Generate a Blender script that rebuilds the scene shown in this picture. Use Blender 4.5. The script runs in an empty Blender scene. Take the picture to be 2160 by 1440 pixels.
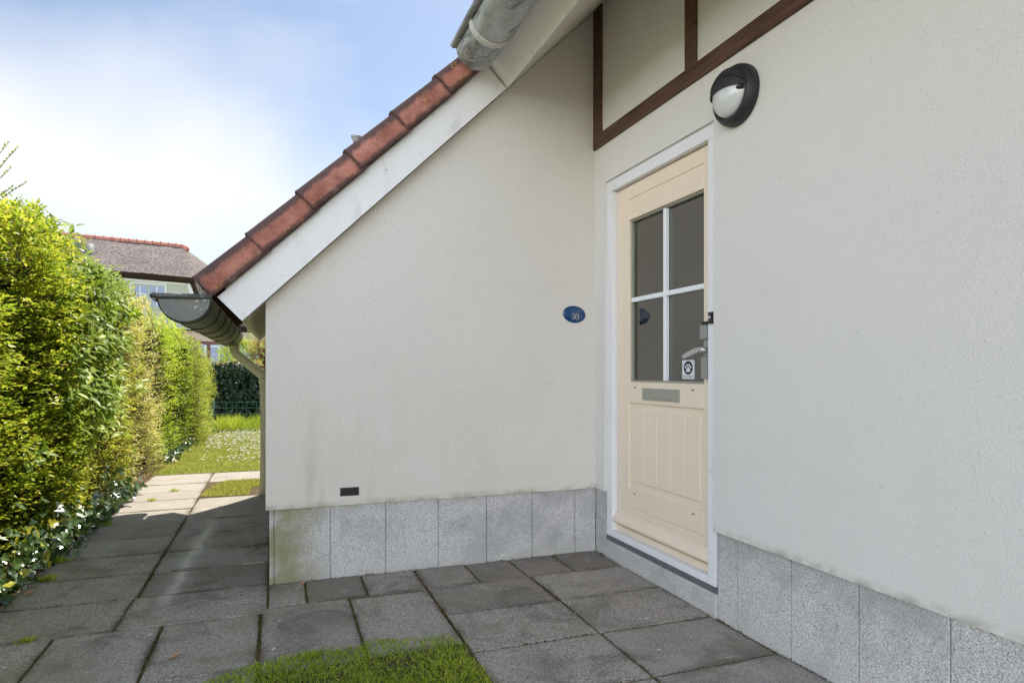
import bpy, bmesh, math, random
import numpy as np
from mathutils import Vector, Matrix, noise
R = math.radians
random.seed(7); rng = np.random.default_rng(11)
scene = bpy.context.scene
COL = scene.collection
# ------------------------------------------------------------------ camera
cam_d = bpy.data.cameras.new('camera'); cam = bpy.data.objects.new('camera', cam_d); COL.objects.link(cam)
cam.location = (0, 0, 1.16); cam.rotation_euler = (R(90), 0, R(-20.07))
cam_d.lens = 22.667; cam_d.sensor_width = 36; cam_d.shift_y = 0.02917; cam_d.clip_start = 0.05; cam_d.clip_end = 3000
scene.camera = cam
# ------------------------------------------------------------------ light
SA, SB = 0.45, 0.65                      # towards the sun per metre of height
sun_el = math.atan2(1, math.hypot(SA, SB)); sun_az = math.atan2(SA, SB)
sd = bpy.data.lights.new('sun', 'SUN'); sd.energy = 5.0; sd.angle = R(0.53); sd.color = (1.0, 0.94, 0.84)
so = bpy.data.objects.new('sun', sd); COL.objects.link(so); so.location = (5, 8, 12)
so.rotation_euler = Vector((SA, SB, 1)).to_track_quat('Z', 'Y').to_euler()
w = bpy.data.worlds.new('World'); scene.world = w; w.use_nodes = True
nt = w.node_tree; nt.nodes.clear()
def wn(t, **k):
    n = nt.nodes.new(t)
    for a, b in k.items(): setattr(n, a, b)
    return n
sky = wn('ShaderNodeTexSky', sky_type='NISHITA', sun_disc=False, sun_elevation=sun_el, sun_rotation=sun_az, air_density=1.0, dust_density=0.5, ozone_density=0.9)
tc = wn('ShaderNodeTexCoord'); sep = wn('ShaderNodeSeparateXYZ'); nt.links.new(tc.outputs['Generated'], sep.inputs[0])
mp = wn('ShaderNodeMapping'); mp.inputs['Scale'].default_value = (1.0, 1.0, 2.2); mp.inputs['Location'].default_value = (0.3, 1.7, 0.2)
nt.links.new(tc.outputs['Generated'], mp.inputs[0])
no = wn('ShaderNodeTexNoise'); no.inputs['Scale'].default_value = 1.5; no.inputs['Detail'].default_value = 5; no.inputs['Roughness'].default_value = 0.45; no.inputs['Distortion'].default_value = 0.6
nt.links.new(mp.outputs[0], no.inputs['Vector'])
def wmath(op, a, b, clamp=False):
    n = wn('ShaderNodeMath', operation=op, use_clamp=clamp)
    for i, v in enumerate((a, b)):
        if isinstance(v, (int, float)): n.inputs[i].default_value = v
        else: nt.links.new(v, n.inputs[i])
    return n.outputs[0]
# cloud cover thickens towards the horizon and towards the west (left)
el = wmath('MULTIPLY', sep.outputs['Z'], -3.3)
we = wmath('MULTIPLY', sep.outputs['X'], -0.35)
cv = wmath('ADD', wmath('ADD', wmath('MULTIPLY', no.outputs['Fac'], 2.9), el), wmath('ADD', we, -0.08))
cv = wmath('MAXIMUM', wmath('MULTIPLY', cv, 1.0, True), 0.08)
mx = wn('ShaderNodeMix', data_type='RGBA'); nt.links.new(cv, mx.inputs[0]); nt.links.new(sky.outputs[0], mx.inputs[6]); mx.inputs[7].default_value = (7.1, 7.2, 7.35, 1)
# sky brightened behind the camera, added as fill light for the shaded walls
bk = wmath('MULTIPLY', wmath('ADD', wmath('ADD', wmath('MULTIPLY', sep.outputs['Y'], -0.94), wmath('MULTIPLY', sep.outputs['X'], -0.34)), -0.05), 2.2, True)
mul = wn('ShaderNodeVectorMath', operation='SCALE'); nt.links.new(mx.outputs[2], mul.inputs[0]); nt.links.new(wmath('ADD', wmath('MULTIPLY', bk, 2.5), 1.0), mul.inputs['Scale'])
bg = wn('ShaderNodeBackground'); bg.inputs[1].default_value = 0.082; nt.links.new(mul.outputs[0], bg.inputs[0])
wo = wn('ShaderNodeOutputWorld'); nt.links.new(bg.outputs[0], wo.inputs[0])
vs = scene.view_settings; vs.view_transform = 'Standard'; vs.look = 'None'; vs.exposure = 0.85; vs.gamma = 1; vs.use_curve_mapping = False
scene.cycles.max_bounces = 8; scene.cycles.diffuse_bounces = 5; scene.cycles.transparent_max_bounces = 8
scene.cycles.use_denoising = True

# ------------------------------------------------------------------ material helpers
class NT:
    def __init__(s, name):
        s.m = bpy.data.materials.new(name); s.m.use_nodes = True; s.t = s.m.node_tree; s.t.nodes.clear()
        s.out = s.n('ShaderNodeOutputMaterial'); s.geo = s.n('ShaderNodeNewGeometry'); s.pos = s.geo.outputs['Position']
    def n(s, t, **k):
        n = s.t.nodes.new(t)
        for a, b in k.items(): setattr(n, a, b)
        return n
    def set(s, sock, v):
        if isinstance(v, bpy.types.NodeSocket): s.t.links.new(v, sock)
        elif isinstance(v, (tuple, list)) and sock.type == 'RGBA': sock.default_value = (*v[:3], 1)
        else: sock.default_value = v
    def math(s, op, a, b=0.0, clamp=False):
        n = s.n('ShaderNodeMath', operation=op, use_clamp=clamp); s.set(n.inputs[0], a); s.set(n.inputs[1], b); return n.outputs[0]
    def map(s, scale=(1, 1, 1), loc=(0, 0, 0), rot=(0, 0, 0), vec=None):
        n = s.n('ShaderNodeMapping'); n.inputs['Scale'].default_value = scale; n.inputs['Location'].default_value = loc; n.inputs['Rotation'].default_value = rot
        s.t.links.new(vec or s.pos, n.inputs[0]); return n.outputs[0]
    def noise(s, scale, detail=2, rough=0.5, vec=None, dist=0.0):
        n = s.n('ShaderNodeTexNoise'); n.inputs['Scale'].default_value = scale; n.inputs['Detail'].default_value = detail
        n.inputs['Roughness'].default_value = rough; n.inputs['Distortion'].default_value = dist; s.t.links.new(vec or s.pos, n.inputs['Vector']); return n.outputs['Fac']
    def voro(s, scale, vec=None, feature='F1', out='Distance', rnd=1.0):
        n = s.n('ShaderNodeTexVoronoi', feature=feature); n.inputs['Scale'].default_value = scale; n.inputs['Randomness'].default_value = rnd
        s.t.links.new(vec or s.pos, n.inputs['Vector']); return n.outputs[out]
    def step(s, v, lo, hi, a=0.0, b=1.0):
        n = s.n('ShaderNodeMapRange', clamp=True, interpolation_type='SMOOTHSTEP'); s.set(n.inputs[0], v)
        for i, x in enumerate((lo, hi, a, b)): n.inputs[i + 1].default_value = x
        return n.outputs[0]
    def mix(s, f, a, b, blend='MIX'):
        n = s.n('ShaderNodeMix', data_type='RGBA', blend_type=blend); s.set(n.inputs[0], f); s.set(n.inputs[6], a); s.set(n.inputs[7], b); return n.outputs[2]
    def attr(s, name):
        return s.n('ShaderNodeAttribute', attribute_name=name).outputs['Fac']
    def xyz(s):
        n = s.n('ShaderNodeSeparateXYZ'); s.t.links.new(s.pos, n.inputs[0]); return n.outputs
    def bump(s, h, strength=0.5, dist=0.01, normal=None):
        n = s.n('ShaderNodeBump'); n.inputs['Strength'].default_value = strength; n.inputs['Distance'].default_value = dist; s.set(n.inputs['Height'], h)
        if normal: s.t.links.new(normal, n.inputs['Normal'])
        return n.outputs[0]
    def principled(s, col, rough=0.6, spec=0.4, metal=0.0, normal=None, coat=0.0):
        n = s.n('ShaderNodeBsdfPrincipled'); s.set(n.inputs['Base Color'], col); s.set(n.inputs['Roughness'], rough); s.set(n.inputs['Metallic'], metal)
        n.inputs['Specular IOR Level'].default_value = spec; n.inputs['Coat Weight'].default_value = coat
        if normal: s.t.links.new(normal, n.inputs['Normal'])
        s.t.links.new(n.outputs[0], s.out.inputs[0]); return s.m

def simple(name, col, rough=0.5, spec=0.4, metal=0.0, var=0.12, scale=8.0, bscale=0, bdist=0.001, coat=0.0):
    t = NT(name); f = t.noise(scale, 4, 0.6)
    c = t.mix(f, tuple(x * (1 - var) for x in col), tuple(min(1, x * (1 + var)) for x in col))
    nrm = t.bump(t.noise(bscale, 3), 0.6, bdist) if bscale else None
    return t.principled(c, t.step(f, 0.2, 0.8, max(0.02, rough - 0.06), rough + 0.06), spec, metal, nrm, coat)

def plaster(name, col, algae=True):
    t = NT(name); x, y, z = t.xyz()
    fine = t.noise(190, 3, 0.8); med = t.noise(100, 2, 0.5); big = t.noise(1.4, 4, 0.6, dist=0.5); mid = t.noise(5, 5, 0.65)
    c = t.mix(t.step(fine, 0.3, 0.7), tuple(v * 0.86 for v in col), tuple(v * 1.05 for v in col))
    c = t.mix(t.math('MULTIPLY', t.step(big, 0.3, 0.7), 0.28), c, (col[0] * 0.93, col[1] * 0.96, col[2] * 1.0))
    c = t.mix(t.math('MULTIPLY', t.step(mid, 0.5, 0.75), 0.30), c, tuple(v * 0.86 for v in col))
    pits = t.step(t.noise(95, 1, 0.5), 0.70, 0.76); c = t.mix(t.math('MULTIPLY', pits, 0.35), c, (0.2, 0.19, 0.16))
    if algae:
        streak = t.noise(1.0, 4, 0.6, t.map((9, 9, 1.1)))
        low = t.step(z, 0.45, 1.3, 1.0, 0.0)
        a = t.math('MULTIPLY', t.math('MULTIPLY', t.step(streak, 0.46, 0.74), low), t.step(x, -0.1, 1.0, 0.5, 0.06))
        c = t.mix(a, c, (0.40, 0.39, 0.23))
        y1 = t.math('MULTIPLY', t.step(z, 0.4, 1.5, 1, 0), t.math('MULTIPLY', t.step(x, 0.9, 1.9, 1, 0), t.step(t.noise(2.4, 4, 0.6), 0.3, 0.65))); c = t.mix(t.math('MULTIPLY', y1, 0.22), c, (0.50, 0.48, 0.30))
        edge = t.math('MULTIPLY', t.step(z, 0.405, 0.45, 1.0, 0.0), t.step(t.noise(14, 4), 0.3, 0.7))
        c = t.mix(t.math('MULTIPLY', edge, 0.55), c, (0.2, 0.2, 0.11))
    h = t.math('ADD', t.math('MULTIPLY', t.noise(210, 2, 0.6), 1.0), t.math('MULTIPLY', med, 0.6))
    n2 = t.bump(h, 0.75, 0.003); n2 = t.bump(t.noise(2.2, 2), 0.5, 0.012, n2)
    return t.principled(c, 0.86, 0.2, 0, n2)

def plinth_mat():
    t = NT('washed_gravel_concrete'); x, y, z = t.xyz()
    v = t.voro(330, out='Color'); sc = t.n('ShaderNodeSeparateColor'); t.t.links.new(v, sc.inputs[0]); r = sc.outputs[0]
    c = t.mix(t.step(r, 0.0, 1.0), (0.39, 0.38, 0.37), (0.78, 0.76, 0.73))
    c = t.mix(t.step(r, 0.88, 0.95), c, (0.13, 0.12, 0.12))
    pale = t.noise(130, 2); c = t.mix(t.math('MULTIPLY', t.step(pale, 0.45, 0.7), 0.5), c, (0.68, 0.67, 0.65))
    blot = t.noise(4.2, 3, 0.55, dist=0.4); c = t.mix(t.math('MULTIPLY', t.step(blot, 0.45, 0.72), 0.5), c, (0.30, 0.30, 0.30))
    low = t.step(z, 0.02, 0.14, 1, 0); c = t.mix(t.math('MULTIPLY', low, 0.3), c, (0.55, 0.53, 0.44))
    al = t.math('MULTIPLY', t.step(t.math('ADD', x, t.math('MULTIPLY', t.noise(7, 4), 0.35)), 0.22, 0.50, 1, 0), t.step(t.noise(5.5, 3, vec=t.map(loc=(0, 0, .35))), 0.25, 0.5))
    c = t.mix(t.math('MULTIPLY', al, 0.75), c, (0.22, 0.20, 0.06))
    a2 = t.math('MULTIPLY', t.step(z, 0.33, 0.41), t.step(t.noise(9, 4), 0.45, 0.7)); c = t.mix(t.math('MULTIPLY', a2, 0.3), c, (0.2, 0.19, 0.12))
    return t.principled(c, 0.8, 0.3, 0, t.bump(t.voro(330), 0.7, 0.002))

def paving_mat():
    t = NT('concrete_paving'); x, y, z = t.xyz()
    v = t.voro(230, out='Color'); sc = t.n('ShaderNodeSeparateColor'); t.t.links.new(v, sc.inputs[0]); r = sc.outputs[0]
    fine = t.noise(120, 4, 0.75)
    c = t.mix(t.step(fine, 0.28, 0.72), (0.185, 0.155, 0.125), (0.60, 0.525, 0.44))
    c = t.mix(t.math('MULTIPLY', t.step(r, 0.94, 1.0), t.step(t.noise(6, 3), .35, .65, .25, .8)), c, (0.62, 0.57, 0.50)); c = t.mix(t.step(r, 0.0, 0.10, 0.8, 0.0), c, (0.045, 0.042, 0.04))
    gr = t.noise(62, 3, 0.7); c = t.mix(t.math('MULTIPLY', t.step(gr, 0.5, 0.64), 0.5), c, (0.10, 0.088, 0.078)); c = t.mix(t.math('MULTIPLY', t.step(t.noise(75, 2, 0.6, t.map(loc=(3, 3, 3))), 0.6, 0.7), 0.45), c, (0.56, 0.51, 0.45))
    tint = t.attr('tint'); c = t.mix(t.math('MULTIPLY', t.step(tint, 0.25, 0.9), 0.6), c, (0.14, 0.113, 0.09)); c = t.mix(t.math('MULTIPLY', t.step(tint, 0.0, 0.3, 1.0, 0.0), 0.4), c, (0.33, 0.31, 0.29))
    b = t.noise(2.6, 6, 0.66, dist=0.9); c = t.mix(t.math('MULTIPLY', t.step(b, 0.47, 0.66), 0.6), c, (0.10, 0.088, 0.074))
    b2 = t.noise(4.2, 5, 0.62, t.map(loc=(5, 2, 1)), 0.6); c = t.mix(t.math('MULTIPLY', t.step(b2, 0.48, 0.7), 0.5), c, (0.22, 0.20, 0.12))
    b3 = t.noise(3.4, 5, 0.6, t.map((1.6, .7, 1), (9, 4, 0)), 0.4); c = t.mix(t.math('MULTIPLY', t.step(b3, 0.56, 0.74), 0.42), c, (0.52, 0.47, 0.40))
    sm = t.noise(24, 4, 0.7); c = t.mix(t.math('MULTIPLY', t.step(sm, 0.62, 0.7), 0.45), c, (0.05, 0.045, 0.036))
    # lime streak where the gutter drips, drier and paler path towards the garden
    dx = t.math('ABSOLUTE', t.math('ADD', t.math('ADD', t.math('ADD', x, 0.65), t.math('MULTIPLY', y, -0.034)), t.math('MULTIPLY', t.math('ADD', t.noise(2.2, 2), -0.5), 0.14)))
    st = t.math('MULTIPLY', t.math('ADD', t.math('MULTIPLY', t.step(dx, 0.0, 0.045, 1, 0), .6), t.step(dx, 0.0, 0.11, .4, 0)), t.math('MULTIPLY', t.step(y, 3.4, 3.8), t.step(y, 4.9, 5.9, 1, 0.25)))
    st = t.math('MULTIPLY', st, t.step(t.noise(9, 3), 0.25, 0.6, 0.5, 1)); st = t.math('MULTIPLY', st, t.step(x, -0.8, -0.7)); c = t.mix(t.math('MULTIPLY', st, 0.85), c, (0.66, 0.59, 0.52))
    dry = t.step(y, 5.0, 6.6); c = t.mix(t.math('MULTIPLY', dry, 0.72), c, (0.32, 0.29, 0.25))
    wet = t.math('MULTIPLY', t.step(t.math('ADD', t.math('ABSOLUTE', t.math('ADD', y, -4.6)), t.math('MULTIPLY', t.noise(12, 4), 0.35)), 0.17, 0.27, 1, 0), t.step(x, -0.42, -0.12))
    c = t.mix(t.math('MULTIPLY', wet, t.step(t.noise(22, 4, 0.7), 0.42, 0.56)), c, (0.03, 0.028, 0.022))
    edge = t.step(t.math('ADD', t.attr('edge'), t.math('MULTIPLY', t.math('ADD', t.noise(19, 5, 0.7), -0.5), 1.1)), 0.25, 0.85)
    c = t.mix(t.math('MULTIPLY', edge, t.step(t.noise(3.3, 3), 0.4, 0.65, 0.05, 0.7)), c, (0.09, 0.078, 0.045))
    n1 = t.bump(fine, 0.6, 0.003); n1 = t.bump(t.noise(4, 2), 0.6, 0.006, n1)
    return t.principled(c, t.step(b, 0.4, 0.75, 0.85, 0.66), 0.3, 0, n1)

def leafmat(name, a, b, c3=None, transl=0.5, rough=0.45, spec=0.35, back=None):
    """a,b: the two ends of the leaf colour range; c3: odd leaves."""
    t = NT(name); ti = t.attr('tint'); c = t.mix(t.step(ti, 0, 0.9), a, b)
    if c3: c = t.mix(t.step(ti, 0.92, 0.93), c, c3)
    if back: c = t.mix(t.geo.outputs['Backfacing'], c, back)
    p = t.n('ShaderNodeBsdfPrincipled'); t.set(p.inputs['Base Color'], c); p.inputs['Roughness'].default_value = rough; p.inputs['Specular IOR Level'].default_value = spec
    tr = t.n('ShaderNodeBsdfTranslucent'); c2 = t.mix(0.5, c, t.mix(1.0, c, (1.0, 0.95, 0.25), 'MULTIPLY')); g = t.n('ShaderNodeGamma'); t.set(g.inputs[0], c2); g.inputs[1].default_value = 0.78
    t.t.links.new(g.outputs[0], tr.inputs[0]); m = t.n('ShaderNodeMixShader'); m.inputs[0].default_value = transl
    t.t.links.new(p.outputs[0], m.inputs[1]); t.t.links.new(tr.outputs[0], m.inputs[2]); t.t.links.new(m.outputs[0], t.out.inputs[0]); return t.m

M = {}
M['plaster'] = plaster('off_white_plaster', (0.74, 0.70, 0.625)); M['plaster_b'] = plaster('off_white_plaster_entry', (0.755, 0.728, 0.675))
M['plinth'] = plinth_mat(); M['paving'] = paving_mat()
def painted(name, col, grime=0.0, rough=0.4):
    t = NT(name); x, y, z = t.xyz(); f = t.noise(3, 3); c = t.mix(f, tuple(v * 0.95 for v in col), tuple(min(1, v * 1.03) for v in col))
    if grime:
        s1 = t.noise(7, 5, 0.7, t.map((1, 1, 0.45))); c = t.mix(t.math('MULTIPLY', t.step(s1, 0.52, 0.78), grime), c, (0.3, 0.31, 0.22))
        sp = t.step(t.noise(60, 1), 0.76, 0.8); c = t.mix(t.math('MULTIPLY', sp, 0.6), c, (0.06, 0.06, 0.04))
    return t.principled(c, rough, 0.4, 0, t.bump(t.noise(40, 2, vec=t.map((1, 0.3, 1))), 0.25, 0.001))
M['white_board'] = painted('white_painted_board', (0.80, 0.79, 0.75), 0.5, 0.45)
M['soffit'] = painted('soffit_paint', (0.72, 0.68, 0.60), 0.25, 0.6)
M['frame'] = painted('white_lacquer', (0.80, 0.80, 0.81), 0.12, 0.35)
M['door'] = painted('cream_door_paint', (0.83, 0.70, 0.545), 0.08, 0.35)
M['white_bar'] = painted('white_glazing_bar', (0.82, 0.84, 0.86), 0, 0.3)
def wood(name, a, b):
    t = NT(name); g = t.noise(1, 5, 0.6, t.map((26, 3, 26))); c = t.mix(t.step(g, 0.3, 0.7), a, b)
    chips = t.step(t.noise(17, 3, 0.6), 0.76, 0.79); c = t.mix(t.math('MULTIPLY', chips, 0.35), c, (0.45, 0.4, 0.33))
    return t.principled(c, 0.55, 0.3, 0, t.bump(g, 0.6, 0.004))
M['timber'] = wood('brown_stained_timber', (0.06, 0.029, 0.018), (0.125, 0.064, 0.042))
M['pergola'] = wood('red_brown_timber', (0.11, 0.04, 0.03), (0.2, 0.08, 0.05))
M['slate'] = simple('dark_slate', (0.13, 0.13, 0.135), 0.6, 0.3, var=0.5, scale=30, bscale=60, bdist=0.003)
def zinc(name, base, moss):
    t = NT(name); x, y, z = t.xyz(); f = t.noise(5, 5, 0.65, t.map((1, 0.6, 1.5))); c = t.mix(t.step(f, 0.3, 0.7), tuple(v * 0.55 for v in base), tuple(v * 1.35 for v in base))
    dots = t.step(t.voro(75), 0.20, 0.12, 0.0, 1.0) if False else t.step(t.noise(62, 1), 0.60, 0.66)
    zone = t.math('MAXIMUM', t.step(t.noise(4.5, 2), 0.45, 0.62), t.math('MULTIPLY', t.step(y, 3.2, 3.35), t.step(z, 2, 2.1))); c = t.mix(t.math('MULTIPLY', dots, t.math('MULTIPLY', zone, 0.75)), c, (0.5, 0.5, 0.45))
    c = t.mix(t.math('MULTIPLY', t.step(t.noise(3.3, 4), 0.4, 0.65), moss), c, (0.17, 0.16, 0.085))
    if base[0] > .3: c = t.mix(t.math('MULTIPLY', t.step(t.noise(5.5, 5, 0.7, t.map((1, .5, 1), (3, 0, 0)), 0.6), 0.5, 0.62), 0.7), c, (0.09, 0.09, 0.085))
    return t.principled(c, t.step(f, 0.3, 0.7, 0.38, 0.6), 0.5, 0.4, t.bump(f, 0.3, 0.004))
M['zinc'] = zinc('weathered_zinc', (0.40, 0.41, 0.42), 0.12); M['zinc_moss'] = zinc('mossy_zinc', (0.13, 0.14, 0.135), 0.6); M['zinc_dark'] = simple('dark_zinc_bracket', (0.035, 0.035, 0.03), 0.6, 0.3, 0.3, 0.4)
M['zinc_pale'] = simple('lichened_zinc_bracket', (0.62, 0.61, 0.55), 0.7, 0.3, 0.2, 0.3, 40, 90, 0.002)
M['pvc'] = painted('beige_pvc_pipe', (0.76, 0.73, 0.56), 0.2, 0.35)
def tile_mat():
    t = NT('red_clay_tile'); f = t.noise(6, 5, 0.65); c = t.mix(t.step(f, 0.3, 0.7), (0.28, 0.09, 0.055), (0.54, 0.22, 0.15))
    c = t.mix(t.math('MULTIPLY', t.step(t.noise(110, 3, .7), 0.45, 0.7), 0.55), c, (0.50, 0.26, 0.19)); c = t.mix(t.math('MULTIPLY', t.step(t.noise(48, 4, .75, t.map(loc=(8, 1, 3))), 0.5, 0.68), 0.4), c, (0.14, 0.062, 0.045))
    g = t.attr('grime'); e = t.math('MULTIPLY', g, t.step(t.noise(17, 5, 0.75), 0.25, 0.6, 0.35, 1.0)); c = t.mix(t.math('MULTIPLY', t.step(e, 0.08, 0.5), 0.88), c, (0.07, 0.048, 0.044)); pt_ = t.noise(4, 5, 0.7, t.map(loc=(2, 7, 1)), 0.8); c = t.mix(t.math('MULTIPLY', t.step(pt_, 0.5, 0.7), 0.5), c, (0.10, 0.055, 0.045)); c = t.mix(t.math('MULTIPLY', t.step(t.noise(9, 5, 0.7, t.map(loc=(4, 1, 6))), 0.58, 0.72), 0.35), c, (0.55, 0.36, 0.30))
    y1 = t.step(t.noise(8, 2, vec=t.map(loc=(3, 0, 0))), 0.66, 0.7); y2 = t.step(t.noise(75, 2), 0.55, 0.6); c = t.mix(t.math('MULTIPLY', t.math('MULTIPLY', y1, y2), 0.8), c, (0.5, 0.33, 0.04))
    return t.principled(c, 0.75, 0.3, 0, t.bump(t.noise(110, 3), 0.6, 0.003))
M['tile'] = tile_mat()
M['black'] = simple('black_plastic', (0.018, 0.018, 0.02), 0.45, 0.4, var=0.4, scale=40, bscale=300, bdist=0.0008)
M['black_cast'] = simple('black_powder_coat', (0.022, 0.022, 0.025), 0.5, 0.45, var=0.5, scale=60, bscale=400, bdist=0.0012)
M['diffuser'] = simple('opal_glass', (0.62, 0.63, 0.62), 0.12, 0.5, var=0.05, coat=0.6)
M['grey_metal'] = simple('grey_powder_coat', (0.30, 0.31, 0.29), 0.4, 0.4, 0.3, 0.1, 20)
M['letter'] = simple('sage_grey_letterbox', (0.33, 0.335, 0.27), 0.45, 0.4, 0.1, 0.08, 20)
M['steel'] = simple('brushed_steel', (0.55, 0.55, 0.54), 0.3, 0.5, 0.8, 0.1, 20)
M['blue'] = simple('blue_enamel', (0.002, 0.05, 0.15), 0.18, 0.5, var=0.6, scale=22, coat=0.4)
M['gold'] = simple('faded_gold_numerals', (0.48, 0.40, 0.36), 0.5, 0.3, var=0.2)
M['blue_faint'] = simple('faint_blue_lettering', (0.012, 0.09, 0.26), 0.3, 0.4)
M['sticker'] = simple('white_vinyl', (0.74, 0.73, 0.78), 0.5, 0.3, var=0.04); M['ink'] = simple('black_ink', (0.012, 0.011, 0.016), 0.5, 0.3)
M['interior'] = simple('hall_wall_paint', (0.78, 0.72, 0.64), 0.8, 0.2, var=0.05); M['dark_wood'] = wood('hall_wood', (0.09, 0.035, 0.03), (0.14, 0.06, 0.05))
t = NT('door_glass'); g1 = t.n('ShaderNodeBsdfGlossy'); g1.inputs['Roughness'].default_value = 0.01; g1.inputs['Color'].default_value = (1.0, 0.97, 0.92, 1); tr = t.n('ShaderNodeBsdfTransparent'); tr.inputs[0].default_value = (0.82, 0.84, 0.82, 1)
fr = t.n('ShaderNodeFresnel'); fr.inputs[0].default_value = 2.5; mm = t.n('ShaderNodeMixShader'); t.t.links.new(fr.outputs[0], mm.inputs[0]); t.t.links.new(tr.outputs[0], mm.inputs[1]); t.t.links.new(g1.outputs[0], mm.inputs[2]); t.t.links.new(mm.outputs[0], t.out.inputs[0]); M['glass'] = t.m
M['far_glass'] = simple('window_glass', (0.10, 0.16, 0.30), 0.08, 0.8, var=0.2, scale=1)
def soil(name, a, b, sc=30):
    t = NT(name); f = t.noise(sc, 6, 0.7); c = t.mix(t.step(f, 0.3, 0.7), a, b); return t.principled(c, 0.95, 0.1, 0, t.bump(f, 0.9, 0.01))
M['joint'] = soil('mossy_joint_soil', (0.05, 0.036, 0.018), (0.19, 0.14, 0.055), 45); M['soil'] = soil('garden_soil', (0.05, 0.035, 0.022), (0.14, 0.10, 0.06))
t = NT('turf'); f = t.noise(1.3, 5, 0.6); f2 = t.noise(40, 4, 0.7); c = t.mix(t.step(f, 0.35, 0.65), (0.15, 0.20, 0.03), (0.26, 0.25, 0.07)); c = t.mix(t.step(f2, 0.35, 0.7), c, (0.07, 0.10, 0.02)); M['turf'] = t.principled(c, 0.95, 0.1, 0, t.bump(f2, 0.9, 0.03))
def thatch():
    t = NT('weathered_thatch'); f = t.noise(1, 5, 0.7, t.map((9, 9, 4))); g = t.noise(1.1, 3); c = t.mix(t.step(f, 0.3, 0.72), (0.10, 0.08, 0.072), (0.36, 0.30, 0.27)); c = t.mix(t.math('MULTIPLY', t.step(g, 0.4, 0.7), 0.35), c, (0.16, 0.13, 0.12))
    return t.principled(c, 0.95, 0.1, 0, t.bump(f, 1.0, 0.12))
M['thatch'] = thatch(); M['thatch_edge'] = simple('cut_thatch_edge', (0.05, 0.032, 0.026), 0.95, 0.1, var=0.5, scale=10)
def siding():
    t = NT('pale_green_siding'); x, y, z = t.xyz(); s1 = t.math('FRACT', t.math('MULTIPLY', z, 5.5)); c = t.mix(t.step(s1, 0.0, 0.1, 0.65, 0.0), (0.42, 0.43, 0.34), (0.16, 0.16, 0.13)); return t.principled(c, 0.6, 0.3)
M['siding'] = siding()
M['far_wall'] = simple('cream_far_wall', (0.52, 0.40, 0.31), 0.85, 0.2, var=0.06, scale=1.5); M['far_grey'] = simple('blue_grey_far_wall', (0.33, 0.36, 0.42), 0.8, 0.2, var=0.05); M['far_white'] = simple('white_far_trim', (0.68, 0.68, 0.68), 0.5, 0.3, var=0.05); M['far_frame'] = simple('grey_green_sash', (0.36, 0.40, 0.36), 0.5, 0.3, var=0.05)
M['bark'] = simple('twig_bark', (0.10, 0.07, 0.045), 0.9, 0.1, var=0.4, scale=40); M['core'] = soil('hedge_shade_core', (0.006, 0.008, 0.004), (0.022, 0.022, 0.01), 14)  # core: near-black colour stands for the shade inside the hedges
M['wire'] = simple('green_wire', (0.05, 0.13, 0.10), 0.5, 0.3, 0.2)
M['privet'] = leafmat('privet_leaf', (0.19, 0.31, 0.018), (0.62, 0.62, 0.045), (0.42, 0.28, 0.05), 0.5, 0.4, 0.4)
M['privet_warm'] = leafmat('bronze_privet_leaf', (0.22, 0.30, 0.02), (0.62, 0.58, 0.07), (0.6, 0.3, 0.07), 0.5, 0.4, 0.4)
M['broad'] = leafmat('broad_grey_green_leaf', (0.15, 0.27, 0.010), (0.46, 0.54, 0.03), None, 0.5, 0.45, 0.3, (0.16, 0.24, 0.06))
M['varieg'] = leafmat('cream_bronze_leaf', (0.32, 0.36, 0.04), (0.80, 0.68, 0.34), (0.38, 0.46, 0.04), 0.45, 0.4, 0.4)
M['bright'] = leafmat('lime_green_leaf', (0.24, 0.38, 0.02), (0.56, 0.64, 0.06), (0.5, 0.42, 0.06), 0.5, 0.4, 0.4)
M['olive'] = leafmat('olive_green_leaf', (0.20, 0.28, 0.03), (0.48, 0.52, 0.07), (0.5, 0.22, 0.05), 0.5, 0.4, 0.4)
M['ivy'] = leafmat('ivy_leaf', (0.022, 0.055, 0.016), (0.08, 0.14, 0.03), (0.35, 0.33, 0.03), 0.15, 0.27, 0.65)
M['ivy_dark'] = leafmat('dark_ivy_leaf', (0.012, 0.032, 0.016), (0.04, 0.075, 0.03), None, 0.15, 0.45, 0.4)
M['brown_leaf'] = leafmat('dry_brown_leaf', (0.10, 0.04, 0.025), (0.30, 0.17, 0.09), (0.4, 0.36, 0.12), 0.3, 0.6, 0.3)
M['gold_leaf'] = leafmat('golden_leaf', (0.28, 0.26, 0.05), (0.52, 0.44, 0.14), (0.5, 0.25, 0.1), 0.5, 0.5, 0.3)
M['grass'] = leafmat('grass_blade', (0.18, 0.29, 0.02), (0.50, 0.58, 0.05), (0.62, 0.52, 0.2), 0.4, 0.5, 0.3)
M['grass_dry'] = leafmat('sunny_lawn_blade', (0.26, 0.32, 0.04), (0.50, 0.48, 0.12), (0.62, 0.46, 0.2), 0.4, 0.5, 0.3)
M['petal'] = simple('daisy_petal', (0.78, 0.76, 0.72), 0.7, 0.2, var=0.04)
M['fallen'] = leafmat('fallen_leaf', (0.45, 0.22, 0.10), (0.5, 0.3, 0.16), None, 0.1, 0.6, 0.3)
M['fluff'] = simple('pale_fluff', (0.34, 0.32, 0.29), 0.9, 0.1); M['trail'] = simple('silvery_snail_trail', (0.46, 0.46, 0.46), 0.5, 0.4)

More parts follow.
